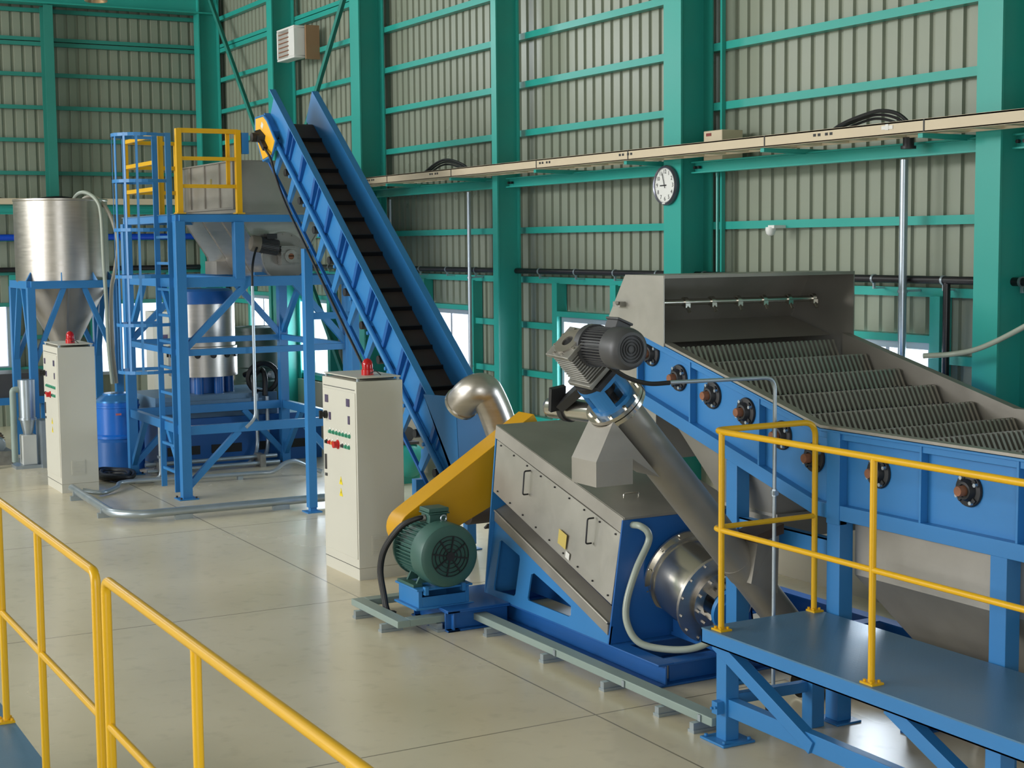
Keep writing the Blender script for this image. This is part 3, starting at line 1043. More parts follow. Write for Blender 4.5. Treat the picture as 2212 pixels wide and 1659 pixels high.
# ================================================================== inclined screw lift between press and screen
sc = thing('screw_lift', 'inclined stainless screw tube with gear motor on top, behind the platform end', 'screw conveyor', (7.35, -6.0, 0))
U = Vector((-.085, .677, .731)).normalized()
X_ = Vector((-1, 0, 0)); X_ = (X_ - U * X_.dot(U)).normalized()
Wv = U.cross(X_).normalized()          # completes the frame
TF = Vector((7.2, -4.636, 1.891))
low = TF - U * 2.32
m = MB().cyl(TF - U * .02, TF - U * 1.50, .112, seg=32).cyl(TF - U * 1.49, low, .106, seg=32)
m.ring(TF - U * 1.40, U, .112, .1145, .012, 32)
tb = part('tube', m, STEELD, sc, 'dull stainless tube')
m = MB().cyl(TF - U * .005, TF + U * .018, .178, seg=36).cyl(TF - U * .036, TF - U * .012, .178, seg=36)
m.bolts(TF + U * .018, U, .155, 10, .011, .016).bolts(TF - U * .036, -U, .155, 10, .011, .016)
part('flange', m, STEELB, sc)
# outlet chute
m = MB()
top = [TF - U * .10 + X_ * s + Wv * 0 for s in (.1, -.1)]
ch0 = [(7.33, -4.43, 1.58), (7.07, -4.43, 1.58), (7.07, -4.67, 1.58), (7.33, -4.67, 1.58)]
m.hull([(7.33, -4.43, 1.44), (7.07, -4.43, 1.44), (7.07, -4.67, 1.44), (7.33, -4.67, 1.44)], ch0)
m.hull(ch0, [(7.32, -4.55, 1.80), (7.08, -4.55, 1.80), (7.08, -4.86, 1.46), (7.32, -4.86, 1.46)])
part('chute', m, STEELD, sc)
# blue lantern with windows
m = MB()
m.ring(TF + U * .018, U, .09, .128, .025, 32)
m.ring(TF + U * .168, U, .07, .128, .025, 32)
for a0 in (0.25, 1.82, 3.39, 4.96):
    pts = []
    for k in range(7):
        th = a0 + .85 * k / 6
        pts.append((X_ * math.cos(th) + Wv * math.sin(th)))
    for k in range(6):
        a, b = pts[k], pts[k + 1]
        m.hull([TF + U * .04 + a * .105, TF + U * .04 + a * .126, TF + U * .04 + b * .126, TF + U * .04 + b * .105],
               [TF + U * .17 + a * .105, TF + U * .17 + a * .126, TF + U * .17 + b * .126, TF + U * .17 + b * .105])
part('lantern', m, BLUE, sc, 'blue lantern piece with windows')
m = MB().cyl(TF, TF + U * .3, .032, seg=16).cyl(TF + U * .09, TF + U * .13, .06, seg=16)
part('shaft', m, DARK, sc)
m = MB().cyl(TF + U * .193, TF + U * .225, .125, seg=28)
c = TF + U * .21 - X_ * 0
m.bar(c - X_ * .16 + Wv * 0, c + X_ * .13, .17, .03, U)
part('adaptor_plate', m, DARK, sc)
# gearbox
g0 = TF + U * .355
m = MB()


def ubox(mb, c, a, b, h, ex, ey, ez):
    cs = [c + ex * sx * a + ey * sy * b for sx, sy in ((-1, -1), (1, -1), (1, 1), (-1, 1))]
    return mb.hull([p - ez * h for p in cs], [p + ez * h for p in cs])


ubox(m, g0, .078, .078, .115, X_, Wv, U)
for k in range(11):
    ubox(m, g0 - U * .088 + U * .0175 * k, .093, .093, .0045, X_, Wv, U)
ubox(m, g0 + U * .112, .108, .108, .012, X_, Wv, U)
ubox(m, g0 - U * .112, .108, .108, .014, X_, Wv, U)
gb = part('gearbox', m, ALU, sc, 'cast aluminium worm gearbox', bev=.003)
m = MB().ring(g0 + U * .122, U, .035, .085, .014, 28).bolts(g0 + U * .122, U, .098, 8, .008, .012)
part('bore_cover', m, STEELH, gb)
part('bore', MB().cyl(g0 + U * .122, g0 + U * .127, .035, seg=20), DARK, gb)
# motor
mc = Vector((7.085, -4.425, 2.222))
m = MB().cyl(mc + Vector((.02, 0, 0)), mc - Vector((.03, 0, 0)), .118, seg=32)
m.finned(mc - Vector((.03, 0, 0)), mc - Vector((.24, 0, 0)), .088, 40, .02, .006)
mo = part('motor', m, DKGREY, sc, 'dark grey finned motor')
m = MB().lathe(mc - Vector((.235, 0, 0)), (-1, 0, 0), [(.1, -.01), (.114, 0), (.114, .10), (.106, .13), (.09, .145), (.075, .147), (.075, .14), (0, .14)], 36)
part('fan_cover', m, DKGREY, mo)
m = MB()
q = mc - Vector((.376, 0, 0))
for rr in (.02, .036, .052, .068):
    m.ring(q, (-1, 0, 0), rr, rr + .004, .006, 28)
part('grille', m, DARK, mo)
tbx = mc + Vector((-.17, -.045, .105))
tu = Vector((0, -.38, .92)); tv = Vector((0, .92, .38))
m = MB()
ubox(m, tbx, .055, .045, .03, Vector((1, 0, 0)), tv, tu)
ubox(m, tbx + tu * .036, .062, .052, .007, Vector((1, 0, 0)), tv, tu)
part('terminal_box', m, DKGREY, mo, bev=.004)
# stub pipe with rounded cap and its dark bracket
m = MB().lathe((7.93, -4.66, 1.795), (-1, 0, .03), [(0, -.05), (.035, -.045), (.058, -.02), (.066, .02), (.066, .66), (0, .66)], 32)
part('capped_pipe', m, STEELB, sc, 'bright stub pipe with a rounded cap')
m = MB().bar((7.70, -4.60, 1.84), (7.30, -4.55, 2.02), .10, .05, U).bar((7.745, -4.58, 1.80), (7.70, -4.56, 1.94), .10, .03, (1, 0, 0))
m.ring((7.76, -4.66, 1.80), (-1, 0, .03), .066, .076, .05, 28)
part('bracket', m, DARK, sc, 'dark steel bracket')
# inlet branch from the screen hopper
m = MB().hull([(7.36, -5.60, .74), (7.20, -5.60, .74), (7.20, -5.80, .66), (7.36, -5.80, .66)], [(7.30, -5.60, 1.0), (7.14, -5.60, 1.0), (7.14, -5.76, 1.04), (7.30, -5.76, 1.04)])
part('inlet_branch', m, STEELD, sc)
m = MB().hull([(7.32, -5.58, 1.0), (7.12, -5.58, 1.0), (7.12, -5.78, 1.04), (7.32, -5.78, 1.04)], [(7.32, -5.58, 1.05), (7.12, -5.58, 1.05), (7.12, -5.78, 1.10), (7.32, -5.78, 1.10)])
part('inlet_flange', m, mat('stained_brown_steel', (84, 66, 56), .6, .3, .2, 16.0), sc, 'brown stained flange')
m = MB().cyl(low, low - U * .02, .14, seg=28)
m.box(7.38, 7.46, -6.26, -6.14, 0, .2).box(7.375, 7.5, -6.3, -6.1, 0, .012)
part('foot', m, STEELD, sc)
# cable and conduit to the motor
cd = thing('conduit', 'thin galvanised conduit bent down from the gear motor past the platform end', 'conduit', (6.9, -5.5, 0))
part('tube', MB().tube(bend([(6.9, -4.80, 2.014), (6.9, -5.53, 2.005), (6.9, -5.53, .08)], .075, 8), .0115, 12), GALV, cd)
part('cable', MB().tube(smoothline([(6.98, -4.45, 2.12), (6.96, -4.56, 2.05), (6.93, -4.68, 2.012), (6.9, -4.80, 2.012)]), .013, 10), BLACK, cd, 'black cable')
part('cable', MB().tube(smoothline([(6.9, -5.53, .10), (6.9, -5.53, .03), (6.88, -5.50, .012), (6.86, -5.46, .03), (6.86, -5.45, .16)]), .011, 10), BLACK, cd, 'black cable loop')
part('clamp', MB().box(6.88, 6.92, -5.545, -5.515, 1.325, 1.35).cyl((6.9, -5.53, 1.32), (6.9, -5.53, 1.36), .016, seg=10), GALV, cd)

# ================================================================== step screen at the right
ss = thing('disc_screen', 'long blue and stainless disc screen on legs at the right, by the wall', 'screen', (6.2, -6.6, 0))
Y0, Y1 = -5.8, -7.44
XE = 3.9


def ztop(x):
    return 1.70 if x <= 6.83 else 1.70 + (x - 6.83) * .2485


def zbot(x):
    return 1.268 if x <= 6.866 else 1.268 + (x - 6.866) * .268


for nm, yw, sgn in (('front', Y0, -1), ('rear', Y1, 1)):
    yo = yw                      # outer edge of the flanges
    yi = yw + sgn * .055         # web plane
    xl = 8.74 if nm == 'front' else 8.40
    m = MB()
    poly = [(xl, yi, ztop(xl)), (6.83, yi, 1.70), (XE, yi, 1.70), (XE, yi, 1.268), (6.866, yi, 1.268), (xl, yi, zbot(xl))]
    m.ext(poly, (0, sgn * .01, 0))
    for a, b, f in ((xl, 6.83, ztop), (6.83, XE, ztop)):
        m.hull([(a, yo, f(a) - .014), (a, yo, f(a)), (a, yi, f(a)), (a, yi, f(a) - .014)], [(b, yo, f(b) - .014), (b, yo, f(b)), (b, yi, f(b)), (b, yi, f(b) - .014)])
        m.hull([(a, yo + sgn * .012, f(a) - .05), (a, yo + sgn * .012, f(a) - .012), (a, yi, f(a) - .012), (a, yi, f(a) - .05)], [(b, yo + sgn * .012, f(b) - .05), (b, yo + sgn * .012, f(b) - .012), (b, yi, f(b) - .012), (b, yi, f(b) - .05)])
    for a, b, f in ((xl, 6.866, zbot), (6.866, XE, zbot)):
        m.hull([(a, yo, f(a) - .08), (a, yo, f(a) + .006), (a, yi - 0, f(a) + .006), (a, yi, f(a) - .08)], [(b, yo, f(b) - .08), (b, yo, f(b) + .006), (b, yi, f(b) + .006), (b, yi, f(b) - .08)])
    for x in (xl - .01, 8.12, 7.40, 6.02, 5.35, 4.7):
        m.box(x - .008, x + .008, yo + sgn * .004, yi, zbot(x), ztop(x) - .01)
    m.box(6.65, 6.76, yo - sgn * .004, yi, 1.16, 1.69)
    part('side_frame', m, BLUE, ss, bev=.002)
# legs and tie beams
for x, y in ((6.705, -5.852), (5.46, -5.852), (7.665, -5.852), (6.705, -7.39), (5.46, -7.39), (7.665, -7.39)):
    m = MB().box(x - .055, x + .055, y - .05, y + .05, .012, zbot(x) - .07).box(x - .1, x + .1, y - .09, y + .09, 0, .012)
    part('leg', m, BLUEDK if False else BLUE, ss, bev=.003)
m = MB().channel((7.61, -5.85, 1.0), (6.76, -5.85, 1.0), .06, .12, .008, side=-1)
part('tie_beam', m, BLUE, ss)
m = MB().ibeam((9.1, -7.31, .075), (3.9, -7.31, .075), .1, .15, .012)
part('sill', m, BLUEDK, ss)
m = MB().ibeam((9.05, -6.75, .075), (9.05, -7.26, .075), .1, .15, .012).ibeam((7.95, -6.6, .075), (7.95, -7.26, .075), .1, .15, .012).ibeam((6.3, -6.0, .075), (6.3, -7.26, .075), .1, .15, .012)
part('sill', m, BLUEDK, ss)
# bearings
def bearing(x, z, p):
    y = Y0 - .055
    o = MB()
    o.lathe((x, y, z), (0, 1, 0), [(0, 0), (.088, 0), (.09, .006), (.086, .016), (.06, .02), (.055, .034), (.046, .05), (.034, .052), (.034, .04), (0, .04)], 28)
    for k in range(4):
        th = PI / 4 + k * PI / 2
        e = Vector((math.cos(th), 0, math.sin(th)))
        o.bar(Vector((x, y + .02, z)) + e * .04, Vector((x, y + .02, z)) + e * .08, .018, .014, (0, 1, 0))
    b = part('bearing', o, DARK, p, 'black flanged bearing')
    part('shaft_end', MB().lathe((x, y, z), (0, 1, 0), [(0, .02), (.028, .02), (.028, .085), (.025, .09), (0, .09)], 20), BROWN, b, 'brown shaft end')
    part('bolts', MB().bolts((x, y + .016, z), (0, 1, 0), .071, 4, .011, .022, .5), GALV, b)
    return b


for x, z in ((8.67, 2.03), (8.30, 1.885), (7.93, 1.80), (7.58, 1.725), (7.23, 1.615), (6.93, 1.515), (6.385, 1.495), (5.712, 1.489)):
    bearing(min(x, 8.62), z, ss)
# stainless liners above the frames
for yy, s in ((Y0 - .06, -1), (Y1 + .06, 1)):
    m = MB()
    hgt = .42
    for a, b in ((8.44, 6.83), (6.83, XE)):
        m.hull([(a, yy, ztop(a) - hgt), (a, yy, ztop(a) + .02), (a, yy + s * .01, ztop(a) + .02), (a, yy + s * .01, ztop(a) - hgt)],
               [(b, yy, ztop(b) - hgt), (b, yy, ztop(b) + .02), (b, yy + s * .01, ztop(b) + .02), (b, yy + s * .01, ztop(b) - hgt)])
        y2 = yy - s * .055
        m.hull([(a, yy, ztop(a) + .004), (a, yy, ztop(a) + .02), (a, y2, ztop(a) + .02), (a, y2, ztop(a) + .004)],
               [(b, yy, ztop(b) + .004), (b, yy, ztop(b) + .02), (b, y2, ztop(b) + .02), (b, y2, ztop(b) + .004)])
    part('liner', m, STEELD, ss)
# rows of fingers stepping down the bed
def zbed(x):
    return ztop(x) - .14


rows = [8.47, 8.13, 7.80, 7.46, 7.12, 6.78, 6.30, 5.70, 5.05, 4.4]
ya, yb = Y0 - .085, Y1 + .085
for i, xc in enumerate(rows):
    z = zbed(xc)
    m = MB()
    n = 36
    pitch = (ya - yb) / n
    for k in range(n):
        y = ya - (k + .5) * pitch
        m.bar((xc + .04, y, z + .10), (xc - .03, y, z - .025), .019, .022)
    fr = part('finger_row', m, STEEL, ss, 'grey row of parallel fingers')
    nx = rows[i + 1] if i + 1 < len(rows) else xc - .6
    m = MB()
    zb = zbed(nx) + .088
    m.hull([(xc - .03, ya, z - .035), (xc - .03, ya, z - .027), (xc - .03, yb, z - .027), (xc - .03, yb, z - .035)],
           [(nx + .045, ya, zb + .01), (nx + .045, ya, zb + .018), (nx + .045, yb, zb + .018), (nx + .045, yb, zb + .01)])
    m.box(xc + .075, xc + .08, yb, ya, z - .05, z + .08)
    part('step_plate', m, STEELD, ss)
    part('shaft', MB().cyl((xc, ya, z - .03), (xc, yb, z - .03), .03, seg=14), DARK, ss)
m = MB()
for k in range(12):
    y = ya - .06 - k * .12
    for xc in rows[2:5]:
        m.cyl((xc - .16, y, zbed(xc - .16) + .02), (xc - .16, y, zbed(xc - .16) + .05), .012, seg=6)
part('bolts', m, DARK, ss)
# hood over the feed end
ho = MB()
sec = [(8.40, 2.085), (8.40, 2.56), (8.87, 2.552), (9.10, 2.23), (9.06, 2.18), (8.72, 2.165)]
sec2 = [(8.40, 1.9), (8.40, 2.56), (8.87, 2.552), (9.10, 2.21), (9.10, 1.86)]
hood = part('hood_cheek', ho.ext([(x, Y0 + .004, z) for x, z in sec], (0, -.008, 0)), STEEL, ss, 'stainless cheek plate')
part('hood_cheek', MB().ext([(x, Y1 - .004, z) for x, z in sec2], (0, .008, 0)), STEEL, ss, 'stainless cheek plate')
m = MB().box(8.40, 8.87, Y1, Y0, 2.552, 2.56).hull([(8.87, Y1, 2.545), (8.87, Y1, 2.552), (8.87, Y0, 2.552), (8.87, Y0, 2.545)], [(9.092, Y1, 2.205), (9.10, Y1, 2.21), (9.10, Y0, 2.21), (9.092, Y0, 2.205)])
m.box(9.092, 9.10, Y1, Y0, 1.86, 2.21).box(8.394, 8.402, Y1, Y0, 2.54, 2.562)
part('roof', m, STEELD, hood)
m = MB().hull([(9.09, Y1 + .02, 2.22), (9.085, Y1 + .02, 2.22), (9.085, Y0 - .02, 2.22), (9.09, Y0 - .02, 2.22)], [(8.62, Y1 + .02, zbed(8.55) + .11), (8.615, Y1 + .02, zbed(8.55) + .11), (8.615, Y0 - .02, zbed(8.55) + .11), (8.62, Y0 - .02, zbed(8.55) + .11)])
part('feed_plate', m, STEEL, hood)
m = MB().cyl((8.66, Y0 - .012, 2.37), (8.66, -7.30, 2.365), .022, seg=12)
sp = part('spray_pipe', m, STEELB, ss, 'spray pipe inside the hood')
for k in range(7):
    y = -5.93 - k * .225
    m = MB().ring((8.66, y - .012, 2.37), (0, 1, 0), .022, .033, .03, 14).box(8.625, 8.65, y - .02, y + .02, 2.33, 2.36).cyl((8.635, y, 2.335), (8.61, y, 2.30), .012, seg=8)
    part('nozzle', m, STEELB, sp)
m = MB().box(8.86, 8.95, Y0 + .004, Y0 + .05, 2.34, 2.375).cyl((8.90, Y0 + .045, 2.36), (8.86, Y0 + .075, 2.37), .012, seg=8)
part('pipe_end', m, ALU, ss)
# feed box behind the hood's left end, under the incline
m = MB().ext([(8.60, Y0 - .07, 1.3), (9.08, Y0 - .07, 1.3), (9.08, Y0 - .07, 2.15), (8.74, Y0 - .07, 2.0), (8.60, Y0 - .07, 1.8)], (0, -1.5, 0))
part('feed_box', m, STEEL, ss)
# hoppers under the bed
m = MB()
m.hull([(8.52, -5.87, zbot(8.52) - .02), (7.38, -5.87, zbot(7.38) - .02), (7.38, -7.36, zbot(7.38) - .02), (8.52, -7.36, zbot(8.52) - .02)],
       [(7.96, -5.98, 1.08), (7.44, -5.98, 1.08), (7.44, -6.7, 1.08), (7.96, -6.7, 1.08)])
m.box(7.46, 7.94, -6.66, -6.0, .92, 1.08).box(7.42, 7.98, -6.7, -5.97, 1.07, 1.09)
part('hopper', m, STEEL, ss)
m = MB()
m.box(4.1, 6.63, -7.33, -5.90, .87, 1.19)
m.hull([(6.63, -5.90, .87), (4.1, -5.90, .87), (4.1, -7.33, .87), (6.63, -7.33, .87)], [(6.30, -6.25, .34), (4.6, -6.25, .34), (4.6, -6.95, .34), (6.30, -6.95, .34)])
m.box(5.9, 6.2, -6.75, -6.45, .2, .34)
part('hopper', m, STEELD, ss)
# drain pipes on the floor below the screen
for x, y, lab in ((7.16, -5.93, 'short stainless pipe end on the floor below the screen, seen under the platform'), (6.0, -6.3, 'larger stainless pipe lying on the floor under the screen')):
    d = thing('drain_pipe', lab, 'pipe', (x, y, 0))
    part('tube', MB().tube(bend([(x - .02, y, .09), (x - .02, y - .35, .09), (x - .6, y - .7, .09)], .15), .088, 24, caps=False).tube(bend([(x - .02, y, .09), (x - .02, y - .35, .09), (x - .6, y - .7, .09)], .15), .078, 24, caps=False), STEELB, d)
    part('flange', MB().ring((x - .02, y, .09), (0, 1, 0), .078, .092, .012, 28), STEELB, d)
# grey hose drooping from the right over the rear wall of the screen
hz = smoothline([(7.66, -7.40, 2.0), (7.48, -7.5, 2.02), (7.24, -7.5, 2.075), (6.93, -7.5, 2.205), (6.62, -7.5, 2.37), (6.3, -7.5, 2.62)], 8)
solo('hose', MB().tube(hz, .018, 12), HOSE, 'grey hose drooping from the right edge to the rear wall of the screen', 'hose')
solo('hose', MB().tube(smoothline([(6.72, -7.62, 2.55), (6.70, -7.62, 2.3), (6.71, -7.62, 2.0), (6.73, -7.62, 1.5), (6.75, -7.62, .02)], 8), .014, 10), HOSE, 'grey hose hanging straight down at the right edge', 'hose')

# ================================================================== blue work platforms with yellow rails
pf = thing('work_platform', 'blue chequer plate platform with yellow rail at the lower right', 'platform', (5.4, -5.4, 0))
XA, XB = 6.83, 3.6
YA, YB2 = -4.965, -5.785
part('deck', MB().box(XB, XA, YB2, YA, .632, .64), DECK, pf, 'chequer plate deck')
m = MB().box(XB, XA, YA - .008, YA, .555, .632).box(XB, XA, YB2, YB2 + .008, .555, .632).box(XA - .008, XA, YB2, YA, .555, .632)
m.box(XB, XA, YA - .05, YA, .555, .563)
for x in (6.1, 5.4, 4.7, 4.0):
    m.bar((x, YB2 + .01, .60), (x, YA - .01, .60), .05, .06)
part('deck_frame', m, BLUE, pf)
for x, y, r in ((6.74, -5.08, 0), (4.75, -5.08, 0), (6.70, -5.66, 1), (4.75, -5.68, 1)):
    m = MB().box(x - .045, x + .045, y - .045, y + .045, 0 if r else .012, .556)
    if not r:
        m.box(x - .11, x + .11, y - .11, y + .11, 0, .014)
        for sx in (-.085, .085):
            for sy in (-.085, .085):
                m.cyl((x + sx, y + sy, .014), (x + sx, y + sy, .03), .012, seg=6)
    part('leg', m, BLUE, pf, bev=.003)
part('lower_beam', MB().bar((6.70, -5.08, .20), (4.0, -5.08, .20), .06, .10).bar((6.74, -5.12, .235), (6.72, -5.62, .235), .05, .06), BLUE, pf, bev=.003)
part('stub', MB().bar((6.74, -5.036, .2), (6.74, -4.99, .2), .05, .07).bolts((6.74, -4.99, .2), (0, 1, 0), .018, 2, .008, .012), BLUE, pf)
for x0, x1 in ((6.80, 5.98), (5.42, 4.62)):
    m = MB().bar((x0, -5.06, .55), (x1, -5.07, .18), .07, .075, (0, 0, 1))
    part('brace', m, BLUE, pf, bev=.002)
rl = part('guard_rail', MB().tube(bend([(6.80, -5.745, .65), (6.80, -5.745, 1.745), (6.80, -5.02, 1.745), (3.7, -5.02, 1.745)], .09, 8), .0175, 14), YEL, pf, 'yellow tube rail')
part('mid_rail', MB().tube(bend([(6.80, -5.745, 1.20), (6.80, -5.02, 1.20), (3.7, -5.02, 1.20)], .06, 8), .0155, 12), YEL, rl)
for x in (6.72, 5.515, 4.3):
    part('post', MB().cyl((x, -5.02, .65), (x, -5.02, 1.74), .0175, seg=14), YEL, rl)
    m = MB().box(x - .045, x + .045, -5.06, -4.985, .64, .65).bolts((x, -5.022, .65), (0, 0, 1), .034, 4, .008, .012, .78)
    part('foot_plate', m, YEL, rl)
part('foot_plate', MB().box(6.755, 6.83, -5.78, -5.71, .64, .65).bolts((6.80, -5.745, .65), (0, 0, 1), .03, 4, .008, .012, .78), YEL, rl)

# near platform, whose edge shows at the lower left
YN = -1.275
np_ = thing('work_platform', 'blue platform edge at the lower left, nearest the camera', 'platform', (5.5, -.8, 0))
part('deck', MB().box(2.6, 8.4, YN - .03, -.35, .612, .62), DECK, np_)
m = MB().box(2.6, 8.4, YN - .03, YN - .02, .54, .612).box(2.6, 8.4, -.36, -.35, .54, .612).box(8.39, 8.4, YN - .02, -.36, .54, .612)
part('deck_frame', m, BLUE, np_)
for x in (8.2, 5.5, 2.8):
    for y in (YN + .05, -.45):
        part('leg', MB().box(x - .04, x + .04, y - .04, y + .04, .0, .61), BLUE, np_)
ZT, ZM = 1.645, 1.13


def rail(name, lab, x0, x1, posts, bend0, bend1):
    t = thing(name, lab, 'guard rail', ((x0 + x1) / 2, YN, .62), 'yellow rails of the near platform')
    pts = [(x0, YN, ZT), (x1, YN, ZT)]
    if bend1:
        pts += [(x1, YN, .63)]
    if bend0:
        pts = [(x0, YN, .63)] + pts
    part('top_rail', MB().tube(bend(pts, .05, 8), .0175, 16), YEL, t)
    part('mid_rail', MB().cyl((x0, YN, ZM), (x1, YN, ZM), .0145, seg=14), YEL, t)
    for x in posts:
        part('post', MB().cyl((x, YN, .63), (x, YN, ZT), .016, seg=14), YEL, t)
    for x in posts + ([x1] if bend1 else []) + ([x0] if bend0 else []):
        part('foot_plate', MB().box(x - .04, x + .04, YN - .03, YN + .04, .62, .63).bolts((x, YN + .003, .63), (0, 0, 1), .032, 4, .007, .01, .78), YEL, t)
    return t


rail('guard_rail', 'yellow rail at the left edge, ending in a bend at the gap', 8.3, 5.345, [7.13, 6.30], False, True)
rail('guard_rail', 'yellow rail starting right of the gap and running out at the bottom', 5.205, 2.65, [4.19, 3.05], True, False)

# ================================================================== inclined belt conveyor
cvy = thing('belt_conveyor', 'long blue inclined belt conveyor rising to the hopper on the blue tower', 'conveyor', (11.4, -6.1, 0))
CA = math.radians(38.3)
CD = Vector((-math.cos(CA), 0, -math.sin(CA)))
CN = Vector((math.sin(CA), 0, -math.cos(CA)))
CP = Vector((15.78, -5.87, 4.42))
CW = .43


def cp(u, v, wd=0.0):
    return CP + CD * u + CN * v + Vector((0, -wd, 0))


UE = 5.9
for side, wd, s in (('left', 0, 1), ('right', CW, -1)):
    m = MB()
    a = lambda u, v, o=0: cp(u, v, wd) + Vector((0, s * o, 0))
    m.hull([a(-.06, .0), a(-.06, .012), a(-.06, .012, .065), a(-.06, .0, .065)], [a(UE, .0), a(UE, .012), a(UE, .012, .065), a(UE, .0, .065)])
    m.ext([a(-.06, .0), a(-.02, .36), a(UE, .36), a(UE, 0)], (0, s * -.008 if s > 0 else .008, 0))
    p = part('side_panel', m, BLUE, cvy, bev=.002)
    m = MB()
    k = 0
    u = .62
    while u < UE - .3:
        m.hull([a(u, .012), a(u + .05, .012), a(u + .05, .012, .055), a(u, .012, .055)], [a(u, .345), a(u + .05, .345), a(u + .05, .345, .03), a(u, .345, .03)])
        if k % 2 == 0:
            q = u + .12
            m.hull([a(q, .012), a(q + .02, .012), a(q + .02, .012, .04), a(q, .012, .04)], [a(q, .345), a(q + .02, .345), a(q + .02, .345, .02), a(q, .345, .02)])
        u += .47 if k % 2 == 0 else .40
        k += 1
    part('rib', m, BLUEDK, p)
m = MB().tube([cp(.35, .375, -.045), cp(UE - .1, .375, -.045)], .026, 12)
m.bar(cp(.35, .375, -.005), cp(UE - .1, .375, -.005), .03, .03, CN)
part('side_tube', m, BLUE, cvy)
u = .42
while u < UE - .5:
    m = MB().hull([cp(u, .36, -.02), cp(u + .11, .36, -.02), cp(u + .11, .36, .03), cp(u, .36, .03)], [cp(u + .02, .72, -.02), cp(u + .09, .72, -.02), cp(u + .09, .72, .01), cp(u + .02, .72, .01)])
    m.cyl(cp(u + .055, .40, -.02), cp(u + .055, .40, -.08), .018, seg=8)
    part('hanger', m, BLUE, cvy)
    part('return_roller', MB().cyl(cp(u + .26, .56, .0), cp(u + .26, .56, CW), .04, seg=14), DARK, cvy)
    u += .5
m = MB().bar(cp(.1, .725, -.01), cp(UE - .1, .725, -.01), .03, .025, CN).bar(cp(.1, .725, CW), cp(UE - .1, .725, CW), .03, .025, CN)
part('lower_angle', m, BLUEDK, cvy)
# belt with cleats: top run, return run, head and tail pulleys
m = MB()
m.hull([cp(.22, .27, .012), cp(.22, .28, .012), cp(.22, .28, CW - .012), cp(.22, .27, CW - .012)], [cp(UE - .1, .27, .012), cp(UE - .1, .28, .012), cp(UE - .1, .28, CW - .012), cp(UE - .1, .27, CW - .012)])
m.hull([cp(.22, .50, .02), cp(.22, .51, .02), cp(.22, .51, CW - .02), cp(.22, .50, CW - .02)], [cp(UE - .1, .50, .02), cp(UE - .1, .51, .02), cp(UE - .1, .51, CW - .02), cp(UE - .1, .50, CW - .02)])
m.cyl(cp(.22, .39, .012), cp(.22, .39, CW - .012), .12, seg=24).cyl(cp(UE - .1, .39, .012), cp(UE - .1, .39, CW - .012), .12, seg=24)
bl = part('belt', m, BELT, cvy, 'dark rubber belt')
for k in range(21):
    u = .5 + k * .28
    part('cleat', MB().hull([cp(u, .272, .015), cp(u + .02, .272, .015), cp(u + .02, .272, CW - .015), cp(u, .272, CW - .015)], [cp(u + .005, .225, .03), cp(u + .015, .225, .03), cp(u + .015, .225, CW - .03), cp(u + .005, .225, CW - .03)]), BLACK, bl)
# head drive with the yellow guard
m = MB()
gpl = [cp(-.16, .45, -.07), cp(.02, .30, -.07), cp(.14, .28, -.07), cp(.46, .31, -.07), cp(.46, .48, -.07), cp(.27, .68, -.07), cp(-.06, .60, -.07)]
m.ext(gpl, (0, .03, 0))
g = part('drive_guard', m, mat('orange_yellow_paint', (240, 178, 30), .4), cvy, 'yellow drive guard')
cen = sum(gpl, Vector()) / 7
edge = MB().tube([p + (cen - p) * -.06 + Vector((0, .02, 0)) for p in gpl], .014, 8, closed=True)
part('rim', edge, BLUE, g)
m = MB().cyl(cp(.12, .50, -.10), cp(.12, .50, -.22), .05, seg=16).hull([cp(.02, .46, -.10), cp(.2, .42, -.10), cp(.22, .52, -.10), cp(.04, .56, -.10)], [cp(.04, .47, -.17), cp(.18, .45, -.17), cp(.2, .51, -.17), cp(.06, .55, -.17)])
m.bar(cp(.1, .5, -.12), cp(.33, .50, -.12), .06, .05, CN)
part('gear_motor', m, DARK, g)
part('sticker', MB().hull([cp(.02, .36, -.1005), cp(.08, .36, -.1005), cp(.08, .42, -.1005), cp(.02, .42, -.1005)], [cp(.02, .36, -.102), cp(.08, .36, -.102), cp(.08, .42, -.102), cp(.02, .42, -.102)]), WSTK, g)
m = MB().hull([cp(-.04, .29, -.0), cp(.30, .29, -.0), cp(.30, .70, -.0), cp(-.04, .62, -.0)], [cp(-.04, .29, -.07), cp(.30, .29, -.07), cp(.30, .70, -.07), cp(-.04, .62, -.07)])
part('drive_plate', m, BLUE, cvy)
m = MB().tube(smoothline([cp(.33, .50, -.13), cp(.55, .47, -.14), cp(.7, .60, -.10), cp(1.0, .74, -.05), cp(1.7, .75, -.05), cp(2.6, .76, -.05), cp(3.5, .76, -.05), cp(4.2, .78, -.05)], 8), .014, 8)
part('cable', m, BLACK, cvy, 'black cable')
# feed chute at the foot
m = MB()
t_ = .006
fb = [(12.10, -5.80, 1.47), (11.45, -5.80, 1.47), (11.45, -6.36, 1.47), (12.10, -6.36, 1.47)]
m.ext([(12.10, -5.795, 1.47), (11.47, -5.795, 1.50), (11.40, -5.795, .62), (11.25, -5.795, .55)], (0, -.006, 0))
m.ext([(11.47, -5.795, 1.50), (11.47, -6.2, 1.47), (11.43, -6.36, .62), (11.40, -5.795, .62)], (.006, 0, 0))
m.ext([(12.10, -6.37, 1.47), (11.47, -6.2, 1.47), (11.40, -6.37, .62), (11.25, -6.37, .55)], (0, .006, 0))
part('feed_chute', m, BLUE, cvy, 'blue sheet metal feed chute')
